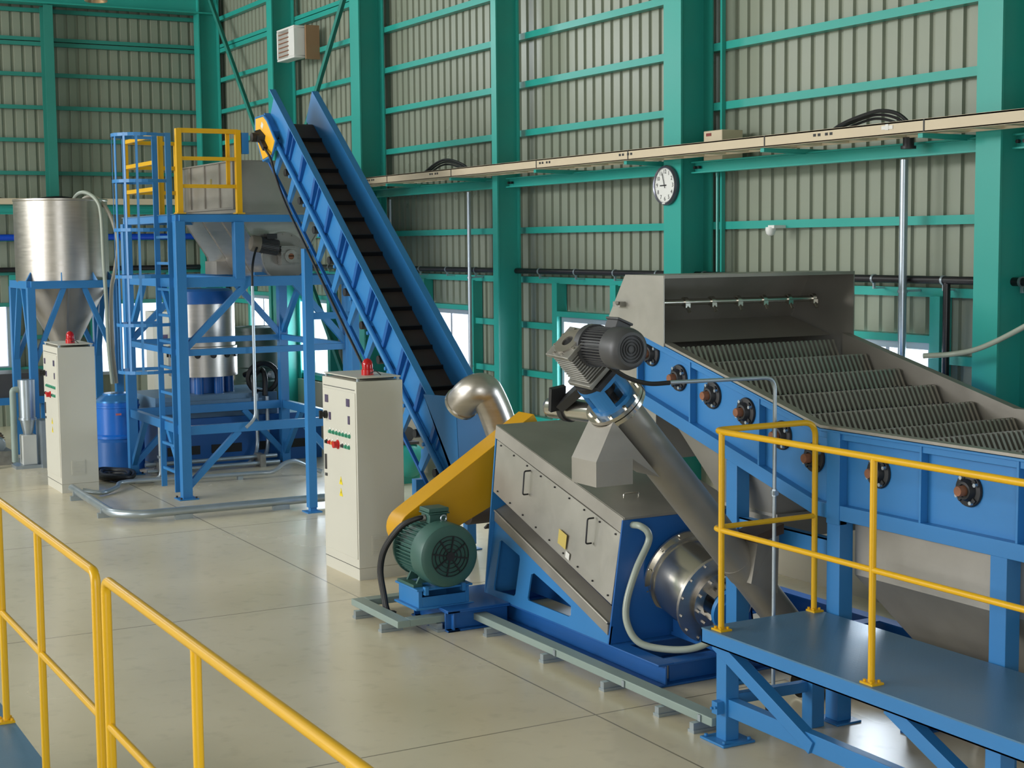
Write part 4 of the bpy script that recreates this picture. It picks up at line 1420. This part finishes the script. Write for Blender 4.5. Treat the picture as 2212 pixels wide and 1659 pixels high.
# support legs
for u, foots in ((2.05, (14.907, )), (4.9, (12.3,))):
    for wd in (-.04, CW + .04):
        p = cp(u, .74, wd)
        x = foots[0]
        y = p.y
        z = p.z + .08
        m = MB().box(x - .045, x + .045, y - .045, y + .045, .05, CP.z - (CP.x - x) * math.tan(CA) - .77 / math.cos(CA))
        lg = part('leg', m, BLUE, cvy, bev=.003)
        part('foot', MB().box(x - .03, x + .03, y - .04, y + .03, .012, .05).box(x - .09, x + .09, y - .08, y + .08, 0, 0.012), BLUE, lg)
    m = MB().bar((foots[0], -5.87, .55 * (CP.z - (CP.x - foots[0]) * math.tan(CA))), (foots[0], -6.3, .55 * (CP.z - (CP.x - foots[0]) * math.tan(CA))), .05, .07)
    part('cross_beam', m, BLUE, cvy)
# steel elbow duct at the back of the press
el = smoothline([(11.10, -5.67, 1.49), (11.0, -5.68, 1.56), (10.93, -5.71, 1.60), (10.9, -5.76, 1.60), (10.9, -5.80, 1.55), (10.9, -5.88, 1.38), (10.9, -5.95, 1.15), (10.9, -5.99, .8), (10.9, -6.0, .02)], 6)
ed = thing('elbow_duct', 'smooth steel elbow duct behind the yellow belt guard', 'duct', (10.9, -6.0, 0))
part('tube', MB().tube(el, .138, 28), STEELH, ed, smooth=1.2)
part('rim', MB().ring(el[0], el[0] - el[1], .125, .147, .03, 28), STEELB, ed)
part('base_flange', MB().ring((10.9, -6.0, 0), (0, 0, 1), .12, .17, .015, 28), STEELD, ed)

# ================================================================== control cabinets
def cabinet(x, y, lab):
    W, D, Hh = .74, .42, 1.66
    c = thing('control_cabinet', lab, 'control cabinet', (x + W / 2, y - D / 2, 0), 'grey control cabinets')
    part('body', MB().box(x, x + W, y - D, y, .10, Hh), CAB, c, bev=.004)
    part('plinth', MB().box(x + .002, x + W - .002, y - D + .002, y - .002, 0, .099), CAB, c)
    m = MB().box(x + .02, x + W - .02, y, y + .006, .175, 1.565)
    door = part('door', m, CAB, c, bev=.002)
    fx = lambda s: x + W * (1 - s)       # s runs from the far edge to the near edge
    yd = y + .006

    def plate(nm, s, z, w, h, mt, lab2=None, d=.006, par=door):
        return part(nm, MB().box(fx(s) - w / 2, fx(s) + w / 2, yd, yd + d, z - h / 2, z + h / 2), mt, par, lab2)

    def btn(nm, s, z, r, mt, lab2=None, d=.018):
        return part(nm, MB().lathe((fx(s), yd, z), (0, 1, 0), [(0, 0), (r * 1.35, 0), (r * 1.3, .006), (r, .007), (r * .95, d), (0, d)], 14), mt, door, lab2)
    part('header_seam', MB().box(x + .03, x + W - .03, y, y + .002, 1.585, 1.59), DARK, c)
    part('plinth_seam', MB().box(x, x + W, y - .001, y + .001, .098, .102), DARK, c)
    plate('meter', .15, 1.475, .065, .065, PURP, 'small square meter')
    plate('meter', .78, 1.475, .065, .065, PURP, 'small square meter')
    m = MB().lathe((fx(.13), yd, 1.335), (0, 1, 0), [(0, 0), (.034, 0), (.034, .02), (.022, .022), (.022, .05), (0, .05)], 18).bar((fx(.13), yd + .052, 1.30), (fx(.13), yd + .052, 1.37), .016, .03, (0, 1, 0))
    part('rotary_switch', m, BLACK, door, 'black rotary switch')
    plate('label_plate', .24, 1.33, .04, .065, PURP)
    plate('label_plate', .80, 1.33, .035, .07, PURP)
    for k in range(7):
        s = .24 + k * .095
        plate('tag', s, 1.222, .028, .014, WSTK, None, .003)
        btn('lamp_lens', s, 1.195, .014, GRN, 'green indicator')
    for s, mt, lab2, r in ((.13, BLACK, 'black selector', .015), (.22, RED, 'red button', .015), (.31, ORG, 'orange button', .015), (.46, RED, 'red emergency stop', .03),
                           (.60, DKGREY, 'grey button', .014), (.70, GRN, 'green button', .014), (.79, GRN, 'green button', .014)):
        btn('button', s, 1.10, r, mt, lab2, .02 if r < .02 else .045)
        plate('tag', s, 1.128 if r < .02 else 1.148, .028, .012, WSTK, None, .003)
    m = MB().box(fx(.10) - .012, fx(.10) + .012, yd, yd + .012, .86, .99).box(fx(.10) - .02, fx(.10) + .02, yd, yd + .008, .80, .825)
    part('handle', m, DKGREY, door)
    for z in (.80, .70):
        m = MB().ext([(fx(.53) + .038, yd + .001, z - .035), (fx(.53) - .038, yd + .001, z - .035), (fx(.53), yd + .001, z + .035)], (0, .001, 0))
        w_ = part('warning_sign', m, YSTK, door, 'yellow warning triangle')
        m = MB().ext([(fx(.53) - .004, yd + .002, z + .012), (fx(.53) + .007, yd + .002, z - .008), (fx(.53) + .001, yd + .002, z - .008), (fx(.53) + .004, yd + .002, z - .024), (fx(.53) - .007, yd + .002, z - .002), (fx(.53) - .001, yd + .002, z - .002)], (0, .001, 0))
        part('bolt_mark', m, BLACK, w_)
    # side grille on the near face
    m = MB().box(x - .004, x, y - .40 * .68 - .0, y - .42 * .27, .20, .37)
    gr = part('vent_frame', m, CAB, c)
    m = MB()
    for k in range(11):
        m.box(x - .008, x - .004, y - .265, y - .12, .212 + k * .0142, .219 + k * .0142)
    part('vent_slat', m, CAB, gr)
    # raised lid on pegs with the red beacon
    m = MB()
    for px_, py_ in ((x + .03, y - .03), (x + W - .03, y - .03), (x + .03, y - D + .03), (x + W - .03, y - D + .03)):
        m.cyl((px_, py_, Hh), (px_, py_, Hh + .03), .014, seg=10)
    part('peg', m, GALV, c)
    lid = part('lid', MB().box(x + .01, x + W - .01, y - D + .01, y - .01, Hh + .024, Hh + .034), CAB, c, bev=.003)
    bx, by = x + .22, y - .20
    part('lamp_base', MB().lathe((bx, by, Hh + .034), (0, 0, 1), [(0, 0), (.052, 0), (.052, .045), (.046, .05), (0, .05)], 22), RED, c, 'red beacon base')
    part('beacon', MB().lathe((bx, by, Hh + .084), (0, 0, 1), [(.044, 0), (.046, .03), (.043, .055), (.03, .078), (.012, .088), (0, .09)], 22), LENS, c, 'red beacon lens')
    part('lamp_cable', MB().tube(smoothline([(bx - .05, by, Hh + .05), (bx - .10, by - .03, Hh + .07), (bx - .14, by - .06, Hh + .04)]), .004, 6), BLACK, c)
    part('cable', MB().tube(smoothline([(x + W - .06, y - .08, Hh + .02), (x + .2, y - .3, Hh + .018), (x + .05, y - .36, Hh + .02)]), .008, 6), BLACK, c)
    return c


cabinet(11.59, -4.94, 'grey control cabinet with a red beacon in front of the belt conveyor')
cabinet(17.57, -3.85, 'grey control cabinet with a red beacon in front of the steel silo')

# ================================================================== blue tower carrying the hopper
tw = thing('support_tower', 'blue square tube tower with caged ladder and yellow rails under the steel hopper', 'tower', (17.5, -5.9, 0))
TX0, TX1, TY0, TY1 = 16.43, 18.6, -4.95, -6.92
for x, y, zt in ((TX0, TY0, 3.12), (TX0, TY1, 3.12), (TX1, TY0, 3.12), (TX1, TY1, 3.12), (TX0, -5.62, 3.11)):
    z0 = .012 if zt == 3.12 else 2.42
    m = MB().box(x - .055, x + .055, y - .055, y + .055, z0, zt - .06)
    if zt == 3.12:
        m.box(x - .11, x + .11, y - .11, y + .11, 0, .012)
    p = part('post', m, BLUE, tw, bev=.003)
    if zt == 3.12:
        part('anchor', MB().bolts((x, y, .012), (0, 0, 1), .12, 4, .012, .02, PI / 4), DARK, p)
for z, h in ((3.09, .08), (2.39, .11), (1.62, .07), (.76, .10)):
    for a, b in (((TX0, TY0), (TX0, TY1)), ((TX1, TY0), (TX1, TY1)), ((TX0, TY0), (TX1, TY0)), ((TX0, TY1), (TX1, TY1))):
        m = MB().bar((a[0], a[1], z), (b[0], b[1], z), .07, h)
        part('beam', m, BLUE, tw, bev=.002)
for y in (-5.62, -6.3):
    part('beam', MB().bar((TX0, y, 2.39), (TX1, y, 2.39), .07, .1), BLUE, tw)


def diag(p, q):
    part('brace', MB().bar(p, q, .06, .07), BLUE, tw, bev=.002)


for x in (TX0, TX1):
    diag((x, TY0 - .03, 1.66), (x, TY0 - .75, 2.36)); diag((x, TY1 + .03, 1.66), (x, TY1 + .65, 2.36))
    diag((x, TY0 - .03, .14), (x, TY0 - .62, .72))
    diag((x, TY1 + .03, .14), (x, TY1 + .55, .72))
for y in (TY0, TY1):
    diag((TX0 + .03, y, 1.70), (TX0 + .7, y, 2.36)); diag((TX1 - .03, y, 1.70), (TX1 - .7, y, 2.36))
    diag((TX1 - .03, y, .14), (TX1 - .6, y, .72)); diag((TX0 + .03, y, .14), (TX0 + .6, y, .72))
m = MB().box(TX0, TX1, TY0 + .05, -5.62, 3.13, 3.14)
part('deck', m, DECK, tw)
# ladder with cage on the left side
LX0, LX1, LY = 16.58, 17.10, TY0 + .052
m = MB()
lad = None
m.bar((LX0, LY, .06), (LX0, LY, 4.02), .06, .025, (1, 0, 0)).bar((LX1, LY, .06), (LX1, LY, 4.02), .06, .025, (1, 0, 0))
lad = part('ladder', m, BLUE, tw)
for k in range(10):
    z = .28 + k * .29
    part('rung', MB().bar((LX0, LY, z), (LX1, LY, z), .03, .03), BLUE, lad)
cxm = (LX0 + LX1) / 2
hoopz = (4.0, 3.50, 2.97, 2.46, 1.93, 1.41)
for z in hoopz:
    pts = [(LX0, LY, z)] + [(cxm - .30 * math.cos(t), LY + .24 + .30 * math.sin(t), z) for t in [PI * k / 14 for k in range(15)]] + [(LX1, LY, z)]
    m = MB()
    for a, b in zip(pts, pts[1:]):
        m.bar(a, b, .008, .036)
    part('cage_hoop', m, BLUE, lad)
for t in (0.12, .27, .42, .58, .73, .88):
    th = PI * t
    x, y = cxm - .295 * math.cos(th), LY + .24 + .295 * math.sin(th)
    part('cage_strap', MB().bar((x, y, 1.39), (x, y, 4.02), .026, .008, (math.cos(th), -math.sin(th), 0)), BLUE, lad)
# yellow rails on the top deck
zr = 3.14
m = MB()
m.bar((TX0, -4.97, zr + .90), (TX0, -5.64, zr + .90), .05, .05).bar((TX0, -4.97, zr + .60), (TX0, -5.64, zr + .60), .04, .04).bar((TX0, -4.97, zr + .30), (TX0, -5.64, zr + .30), .04, .04)
r1 = part('guard_rail', m, YEL, tw, 'yellow square tube rail')
for y, z0 in ((-4.97, 0), (-5.64, 0)):
    part('rail_post', MB().box(TX0 - .03, TX0 + .03, y - .03, y + .03, zr, zr + .92).box(TX0 - .06, TX0 + .06, y - .05, y + .05, zr, zr + .012), YEL, r1)
part('rail_post', MB().box(TX0 + .03, TX0 + .06, -5.56, -5.52, zr + .3, zr + .9), YEL, r1)
m = MB()
for z in (.9, .6, .3):
    m.bar((LX1 + .03, TY0 - .02, zr + z), (TX1, TY0 - .02, zr + z), .045, .045)
    m.bar((TX1, TY0 - .02, zr + z), (TX1, -5.60, zr + z), .045, .045)
r2_ = part('guard_rail', m, YEL, tw, 'yellow square tube rail')
for x, y in ((LX1 + .03, TY0 - .02), (TX1, TY0 - .02), (TX1, -5.60)):
    part('rail_post', MB().box(x - .028, x + .028, y - .028, y + .028, zr, zr + .92), YEL, r2_)
part('lamp_box', MB().box(TX0 - .03, TX0 + .04, -5.76, -5.68, 3.80, 4.03), BLUE, tw)

# stainless hopper with screw trough on the tower
hp = thing('feed_hopper', 'stainless hopper with a screw trough on top of the blue tower', 'hopper', (17.8, -6.27, 2.4))
HX0, HX1, HY0, HY1 = 16.72, 18.85, -5.70, -6.84
HC = -6.27
m = MB()
T2 = .008
zt0, zt1 = 3.74, 3.70
m.box(HX0, HX1, HY0 - T2, HY0, 3.16, 3.74).box(HX0, HX1, HY1, HY1 + T2, 3.16, 3.74).box(HX0, HX0 + T2, HY1, HY0, 3.16, 3.74).box(HX1 - T2, HX1, HY1, HY0, 3.16, 3.74)
bx_ = part('box', m, STEEL, hp)
m = MB()
for x in (16.76, 17.25, 17.8, 18.35, 18.82):
    m.box(x - .02, x + .02, HY0, HY0 + .02, 3.2, 3.73)
m.box(HX0, HX1, HY0, HY0 + .03, 3.2, 3.225).box(HX0 - .01, HX1 + .01, HY0 - .01, HY0 + .02, 3.735, 3.75)
m.box(HX0 - .01, HX0 + .01, HY1, HY0 + .02, 3.735, 3.75)
part('rib', m, STEELD, bx_)
part('sticker', MB().box(17.55, 17.61, HY0 + .0005, HY0 + .002, 3.47, 3.57), mat('olive_sticker', (120, 110, 60), .5), bx_)
# tapered lower part and round trough
m = MB()
r, zc = .24, 2.66
pro = [(HY0, 3.16)] + [(HC + r * math.cos(t), zc + r * math.sin(t)) for t in [(-.05 - (PI - .1) * k / 14) for k in range(15)]] + [(HY1, 3.16)]
m.ext([(HX0 + .02, y, z) for y, z in pro], (HX1 - HX0 - .04, 0, 0))
part('trough', m, STEELH, hp)
for x in (HX0 + .01, HX0 + .7, HX0 + 1.4, HX1 - .02):
    m = MB()
    for a, b in zip(pro, pro[1:]):
        m.bar((x, a[0], a[1]), (x, b[0], b[1]), .02, .012, (1, 0, 0))
    part('trough_rib', m, STEELB, hp)
part('end_plate', MB().cyl((HX0 + .02, HC, zc), (HX0 - .01, HC, zc), .275, seg=36).bolts((HX0 - .01, HC, zc), (-1, 0, 0), .255, 14, .008, .01), STEELD, hp)
m = MB().box(HX0 - .14, HX0 - .02, HC - .13, HC + .09, zc - .10, zc + .12)
for k in range(5):
    m.box(HX0 - .15, HX0 - .02, HC - .14, HC + .1, zc - .09 + k * .045, zc - .08 + k * .045)
gb2 = part('gearbox', m, ALU, hp, 'cast aluminium gearbox')
part('bore', MB().ring((HX0 - .14, HC - .02, zc), (-1, 0, 0), .035, .075, .02, 24), ALU, gb2)
part('bore_plug', MB().cyl((HX0 - .14, HC - .02, zc), (HX0 - .15, HC - .02, zc), .035, seg=18), BROWN, gb2)
m = MB().finned((HX0 - .09, HC + .12, zc + .10), (HX0 - .09, HC + .34, zc + .14), .075, 30, .016, .006)
mt2 = part('motor', m, DKGREY, hp, 'dark small motor')
part('fan_cover', MB().lathe((HX0 - .09, HC + .335, zc + .14), (0, .985, .17), [(0, -.01), (.093, 0), (.093, .08), (.08, .1), (0, .105)], 24), mat('worn_motor_cover', (120, 112, 98), .5), mt2)
part('terminal_box', MB().box(HX0 - .15, HX0 - .04, HC + .14, HC + .26, zc + .2, zc + .26), DARK, mt2)
part('outlet', MB().box(18.1, 18.55, HC + .0, HC + .36, 2.44, 2.60), STEELD, hp)
for x in (17.0, 18.3):
    part('saddle', MB().box(x, x + .06, HY1 + .3, HY0 - .3, 2.446, 2.48), BLUE, hp)
# cable and conduit of the hopper motor
cd = thing('conduit', 'galvanised conduit with a black cable hanging from the hopper motor at the tower', 'conduit', (16.33, -5.74, 0))
part('tube', MB().tube(bend([(16.33, -5.735, 2.34), (16.33, -5.735, .86), (16.33, -5.62, .76)], .1), .018, 12), GALV, cd)
part('cable', MB().tube(smoothline([(16.62, -5.93, 2.80), (16.5, -5.84, 2.72), (16.38, -5.76, 2.55), (16.33, -5.735, 2.34)]), .014, 8), BLACK, cd)

# ------------------------------------------------------------------ centrifuge drum on its blue skid
ce = thing('centrifuge', 'tall stainless drum with blue lid on a blue skid behind the tower', 'centrifuge', (19.3, -6.1, 0))
part('skid', MB().box(18.78, 20.1, -7.5, -5.4, .0, .62).box(18.74, 18.78, -7.4, -5.4, .52, .62), BLUEDK, ce, bev=.004)
for y0_, l_ in ((-5.85, .42), (-6.4, .4), (-6.75, .15), (-7.3, .3)):
    part('fork_slot', MB().box(18.772, 18.782, y0_, y0_ + l_, .16, .27), BLACK, ce, 'black slot')
part('beam', MB().box(18.72, 18.8, -6.72, -5.35, .74, .84).box(18.8, 20.0, -6.9, -5.3, .62, .90), mat('grey_blue_beam', (96, 128, 156), .45), ce)
dcx, dcy = 19.35, -6.10
m = MB()
for k in range(8):
    th = k * PI / 4 + .3
    m.cyl((dcx + .33 * math.cos(th), dcy + .33 * math.sin(th), .9), (dcx + .33 * math.cos(th), dcy + .33 * math.sin(th), 1.13), .06, seg=12)
m.cyl((dcx, dcy, .9), (dcx, dcy, 1.13), .26, seg=28)
part('pedestal', m, BLUEDK, ce)
m = MB().lathe((dcx, dcy, 1.12), (0, 0, 1), [(0, 0), (.44, 0), (.44, .38), (.42, .39), (.42, .93), (0, .93)], 44)
dm = part('drum', m, STEELH, ce)
m = MB()
for k in range(14):
    th = k * 2 * PI / 14
    m.cyl((dcx + .43 * math.cos(th), dcy + .43 * math.sin(th), 1.40), (dcx + .46 * math.cos(th), dcy + .46 * math.sin(th), 1.40), .04, seg=12)
part('port', m, BLACK, dm, 'black round ports')
part('lid', MB().lathe((dcx, dcy, 2.05), (0, 0, 1), [(0, .19), (.36, .19), (.40, .16), (.43, .02), (.43, 0), (0, 0)], 40), BLUEDK, ce)
m = MB()
for k, (x, y) in enumerate(((18.75, -6.58), (18.75, -6.72))):
    m.tube(smoothline([(19.2, -6.6, 1.1), (19.0, -6.75, 1.18), (x + .05, y - .02, 1.1), (x, y, .86)]), .035, 8)
m.tube([(18.9, -6.75 + .2 * math.cos(t), 1.08 + .19 * math.sin(t)) for t in [2 * PI * k / 18 for k in range(18)]], .035, 8, closed=True)
part('cable', m, BLACK, ce, 'thick black cables')
for y, z1 in ((-6.58, .9), (-6.72, .86)):
    part('conduit', MB().tube(bend([(18.68, y, z1), (18.68, y, .14), (18.4, y + .22, .05)], .2, 8), .026, 12), GALV, ce)
# dark tank behind
tk = thing('tank', 'dark green drum tank near the wall right of the stainless drum', 'tank', (20.6, -7.35, 0))
m = MB().lathe((20.6, -7.32, 0), (0, 0, 1), [(0, 0), (.38, 0), (.38, .9), (.36, .92), (.36, 1.08), (.38, 1.10), (.38, 1.62), (.36, 1.64), (0, 1.65)], 40)
part('shell', m, TANK, tk)
part('lid_ring', MB().ring((20.6, -7.32, 1.6), (0, 0, 1), .36, .395, .05, 36), TANK, tk)
part('nozzle', MB().cyl((20.24, -7.34, 1.0), (20.15, -7.36, 1.0), .05, seg=14), GALV, tk)

# ================================================================== silo and equipment at the left
sl = thing('silo', 'round stainless silo with a cone bottom on a blue frame at the left', 'silo', (20.7, -4.62, 0))
SX, SY = 20.75, -4.66
part('shell', MB().lathe((SX, SY, 2.36), (0, 0, 1), [(.60, 0), (.60, 1.03), (.607, 1.04), (.607, 1.06), (.592, 1.06), (.592, 0), (.60, 0)], 56), STEELH, sl)
part('cone', MB().lathe((SX, SY, 2.36), (0, 0, 1), [(.598, .01), (.58, -.06), (.14, -.92), (.14, -1.05), (.128, -1.05), (.128, -.92), (.57, -.06), (.588, .01), (.598, .01)], 48), STEELD, sl)
part('seam', MB().bar((SX - .578, SY + .06, 2.30), (SX - .15, SY + .02, 1.44), .03, .012, (-1, 0, .4)), STEEL, sl)
SX0, SX1, SYa, SYb = 20.2, 21.3, -4.12, -5.22
for x in (SX0, SX1):
    for y in (SYa, SYb):
        part('leg', MB().box(x - .05, x + .05, y - .05, y + .05, 0, 2.28), BLUE, sl, bev=.003)
for a, b in (((SX0, SYa), (SX0, SYb)), ((SX1, SYa), (SX1, SYb)), ((SX0, SYa), (SX1, SYa)), ((SX0, SYb), (SX1, SYb))):
    part('beam', MB().bar((a[0], a[1], 2.31), (b[0], b[1], 2.31), .1, .10), BLUE, sl, bev=.002)
for x in (SX0, SX1):
    for y, s in ((SYa, -1), (SYb, 1)):
        part('brace', MB().bar((x, y + s * .02, 1.30), (x, y + s * .42, 2.27), .06, .07, (1, 0, 0)), BLUE, sl)
for y in (SYa, SYb):
    for x, s in ((SX0, 1), (SX1, -1)):
        part('brace', MB().bar((x + s * .02, y, 1.30), (x + s * .42, y, 2.27), .06, .07, (0, 1, 0)), BLUE, sl)
m = MB()
for th in (2.2, 2.9, 3.6, 4.2):
    m.ext([(SX + .60 * math.cos(th), SY + .60 * math.sin(th), 2.36), (SX + .69 * math.cos(th), SY + .69 * math.sin(th), 2.36), (SX + .60 * math.cos(th), SY + .60 * math.sin(th), 2.47)], (.01, .01, 0))
part('gusset', m, BLUE, sl)
# hoses over the rim of the silo
for k, (pts, lab) in enumerate((([(20.6, -4.75, 3.30), (20.45, -4.80, 3.46), (20.3, -4.88, 3.50), (20.12, -4.98, 3.40), (20.06, -5.02, 3.2), (20.05, -5.03, 2.6), (20.05, -5.05, 2.0), (20.06, -5.06, 1.5), (20.08, -5.10, 1.0)], 'pale green hose hanging over the rim of the silo in front'),
                                ([(20.7, -4.85, 3.30), (20.55, -4.95, 3.44), (20.42, -5.08, 3.42), (20.3, -5.2, 3.2), (20.2, -5.26, 2.85), (20.14, -5.2, 2.5), (20.1, -5.13, 2.2), (20.1, -5.12, 1.5), (20.12, -5.16, 1.0)], 'pale hose swinging out to the right from the silo rim'))):
    solo('hose', MB().tube(smoothline(pts, 8), .026, 12), HOSE if k == 0 else mat('beige_hose', (176, 170, 156), .4), lab, 'hose')
# blue round tank behind the left cabinet
bt = thing('blue_tank', 'round blue tank with a shiny lid between the left cabinet and the ladder', 'tank', (19.25, -4.93, 0))
BX, BY = 19.25, -4.93
part('base', MB().lathe((BX, BY, 0), (0, 0, 1), [(0, 0), (.33, 0), (.33, .36), (.30, .40), (0, .40)], 40), BLUEDK, bt)
part('shell', MB().lathe((BX, BY, .40), (0, 0, 1), [(0, 0), (.31, 0), (.31, .03), (.275, .05), (.275, .38), (.285, .385), (.285, .41), (.275, .415), (.275, .45), (0, .45)], 44), mat('bright_blue_paint', (24, 104, 196), .3), bt)
part('lid', MB().lathe((BX, BY, .85), (0, 0, 1), [(.28, 0), (.28, .02), (.17, .09), (.17, .105), (0, .11)], 40), mat('shiny_blue_lid', (60, 130, 196), .2, .4), bt)
part('sticker', MB().box(BX - .3, BX - .298, BY + .02, BY + .09, .70, .725), mat('red_white_sticker', (214, 120, 120), .5), bt)
part('handle', MB().tube([(BX - .27, BY - .10, .80), (BX - .31, BY - .12, .66), (BX - .31, BY - .06, .58)], .012, 8), BROWN, bt)
# small grey cyclone filter at the far left
cy = thing('cyclone_filter', 'small grey cyclone with a cone and a collecting bin at the left edge', 'cyclone', (20.0, -3.97, 0))
part('barrel', MB().lathe((19.95, -3.97, .63), (0, 0, 1), [(0, 0), (.10, 0), (.105, .49), (0, .495)], 28), GALV, cy)
part('cone', MB().lathe((19.95, -3.97, .42), (0, 0, 1), [(0, 0), (.055, 0), (.10, .21), (0, .21)], 28), GALV, cy)
part('bin', MB().box(19.86, 20.04, -4.06, -3.88, .04, .42), mat('light_grey_bin', (196, 198, 194), .5), cy, bev=.01)
part('pipe', MB().tube(bend([(19.95, -3.88, 1.0), (19.95, -3.80, 1.0), (19.95, -3.80, .08)], .07), .04, 14), DUCT, cy, 'grey-green pipe')
part('band', MB().ring((19.95, -3.97, .61), (0, 0, 1), .10, .112, .03, 28), GALV, cy)
part('stand', MB().box(19.75, 20.1, -4.2, -4.1, 0, .60).box(19.8, 20.1, -4.1, -3.78, 0, .04), GALV, cy)
pm = thing('pump', 'grey pump with a brown motor on the floor at the left edge', 'pump', (20.6, -3.72, 0))
part('motor', MB().finned((20.5, -3.66, .30), (20.75, -3.66, .30), .11, 24, .02), mat('worn_brown_motor', (96, 82, 66), .5), pm)
part('base', MB().box(20.3, 20.9, -3.84, -3.5, 0, .18), ALU, pm)
part('volute', MB().lathe((20.45, -3.66, .25), (-1, 0, 0), [(0, 0), (.10, 0), (.12, .04), (.1, .09), (0, .1)], 24), GALV, pm)
part('pipe', MB().tube(smoothline([(20.35, -3.66, .25), (20.2, -3.62, .2), (20.1, -3.60, .06), (20.0, -3.5, .05)]), .035, 10), GALV, pm)
st = thing('blue_bench', 'low blue steel frame with a dark trough at the far left', 'frame', (22, -4.0, 0))
part('trough', MB().box(21.9, 22.6, -4.7, -3.3, .72, 1.05), DKGREY, st)
part('beam', MB().box(21.86, 21.9, -4.7, -3.3, .62, .72), BLUE, st)
for x, y in ((21.95, -4.6), (22.55, -4.6), (21.95, -3.5), (22.55, -3.5)):
    part('leg', MB().box(x - .04, x + .04, y - .04, y + .04, 0, .72), BLUE, st)
# grey panel and yellow post seen through the silo frame
gp2 = thing('grey_panel', 'grey control panel with a yellow pipe seen through the ladder cage', 'control panel', (23.6, -6.95, 0))
part('body', MB().box(23.5, 23.9, -7.3, -6.62, .1, 1.78), CAB, gp2, bev=.005)
part('plinth', MB().box(23.5, 23.9, -7.3, -6.62, 0, .1), DKGREY, gp2)
part('window', MB().box(23.49, 23.5, -6.85, -6.72, 1.3, 1.42), PURP, gp2)
part('pipe', MB().tube(bend([(23.4, -7.05, .0), (23.4, -7.05, 1.5), (23.4, -7.22, 1.5), (23.4, -7.22, .0)], .06), .02, 10), YEL, gp2, 'yellow bent pipe')
solo('bollard', MB().box(22.0, 22.08, -5.33, -5.25, 0, 1.12), YEL, 'short yellow post behind the silo hose', 'post')
# black hoses lying on the floor
bh = thing('hose_coil', 'black hoses coiled on the floor beside the left cabinet', 'hose', (18.5, -4.7, 0))
for k in range(4):
    r = .20 + .045 * k
    pts = [(18.38 + r * 1.25 * math.cos(t), -4.66 + r * .62 * math.sin(t), .035 + .03 * (k % 2) + .008 * math.sin(3 * t)) for t in [2 * PI * i / 30 for i in range(30)]]
    part('coil', MB().tube(pts, .026, 8, closed=True), BLACK, bh)
part('tail', MB().tube(smoothline([(18.2, -4.55, .03), (17.98, -4.62, .03), (17.86, -4.78, .03), (17.8, -4.98, .03)]), .026, 8), BLACK, bh)
# galvanised conduits on the floor
fc1 = thing('floor_conduit', 'thick galvanised conduit bent around the front of the blue tower', 'conduit', (15.4, -4.6, 0), 'floor conduits')
part('tube', MB().tube(bend([(17.42, -3.93, .075), (17.30, -3.90, .095), (15.46, -3.88, .085), (15.24, -4.1, .085), (15.22, -6.55, .085)], .22, 8), .043, 16), GALV, fc1)
for x, y in ((17.0, -3.9), (15.75, -3.89), (15.23, -4.55), (15.22, -5.6)):
    part('foot', MB().box(x - .025, x + .025, y - .09, y + .09, 0, .05).box(x - .02, x + .02, y - .06, y + .06, .05, .10), GALV, fc1)
fc2 = thing('floor_conduit', 'thin galvanised conduit with a hump inside the foot of the blue tower', 'conduit', (17.4, -5.5, 0), 'floor conduits')
part('tube', MB().tube(smoothline([(17.28, -4.02, .06), (17.16, -4.2, .035), (17.38, -4.42, .045), (17.58, -4.58, .07), (17.5, -5.3, .07), (17.42, -6.1, .07), (17.36, -6.3, .08), (17.36, -6.45, .17), (17.36, -6.6, .18), (17.34, -6.78, .09), (17.3, -6.9, .04)], 8), .026, 12), GALV, fc2)
part('clip', MB().box(17.44, 17.5, -5.95, -5.89, 0, .06), GALV, fc2)
fc3 = thing('floor_conduit', 'pair of galvanised conduits along the foot of the blue skid', 'conduit', (18.42, -5.8, 0), 'floor conduits')
for z, x in ((.05, 18.36), (.12, 18.45)):
    part('tube', MB().tube([(x, -5.05, z), (x, -6.75, z)], .026, 12), GALV, fc3)
part('clip', MB().box(18.3, 18.52, -6.55, -6.48, 0, .16), ALU, fc3)
part('clip', MB().box(18.3, 18.52, -5.25, -5.18, 0, .16), ALU, fc3)
fc4 = thing('riser_pipe', 'galvanised conduit rising behind the ladder of the blue tower', 'conduit', (17.68, -5.05, 0))
part('tube', MB().tube(bend([(17.7, -4.72, .04), (17.7, -5.03, .05), (17.7, -5.03, .72)], .1), .022, 12), GALV, fc4)
part('clip', MB().box(17.67, 17.73, -5.06, -5.0, .30, .33), GALV, fc4)
at = thing('air_receiver', 'small teal air receiver low by the wall behind the conveyor foot', 'air tank', (16.2, -7.5, 0))
part('shell', MB().lathe((16.0, -7.5, .28), (1, 0, 0), [(0, -.06), (.12, -.04), (.2, .03), (.2, .75), (.12, .82), (0, .84)], 28), TEAL, at)
for x in (16.1, 16.6):
    part('foot', MB().box(x, x + .05, -7.65, -7.35, 0, .16), TEAL, at)
part('motor', MB().cyl((16.1, -7.5, .58), (16.4, -7.5, .58), .09, seg=20).box(16.0, 16.5, -7.6, -7.4, .47, .5), DKGREY, at)
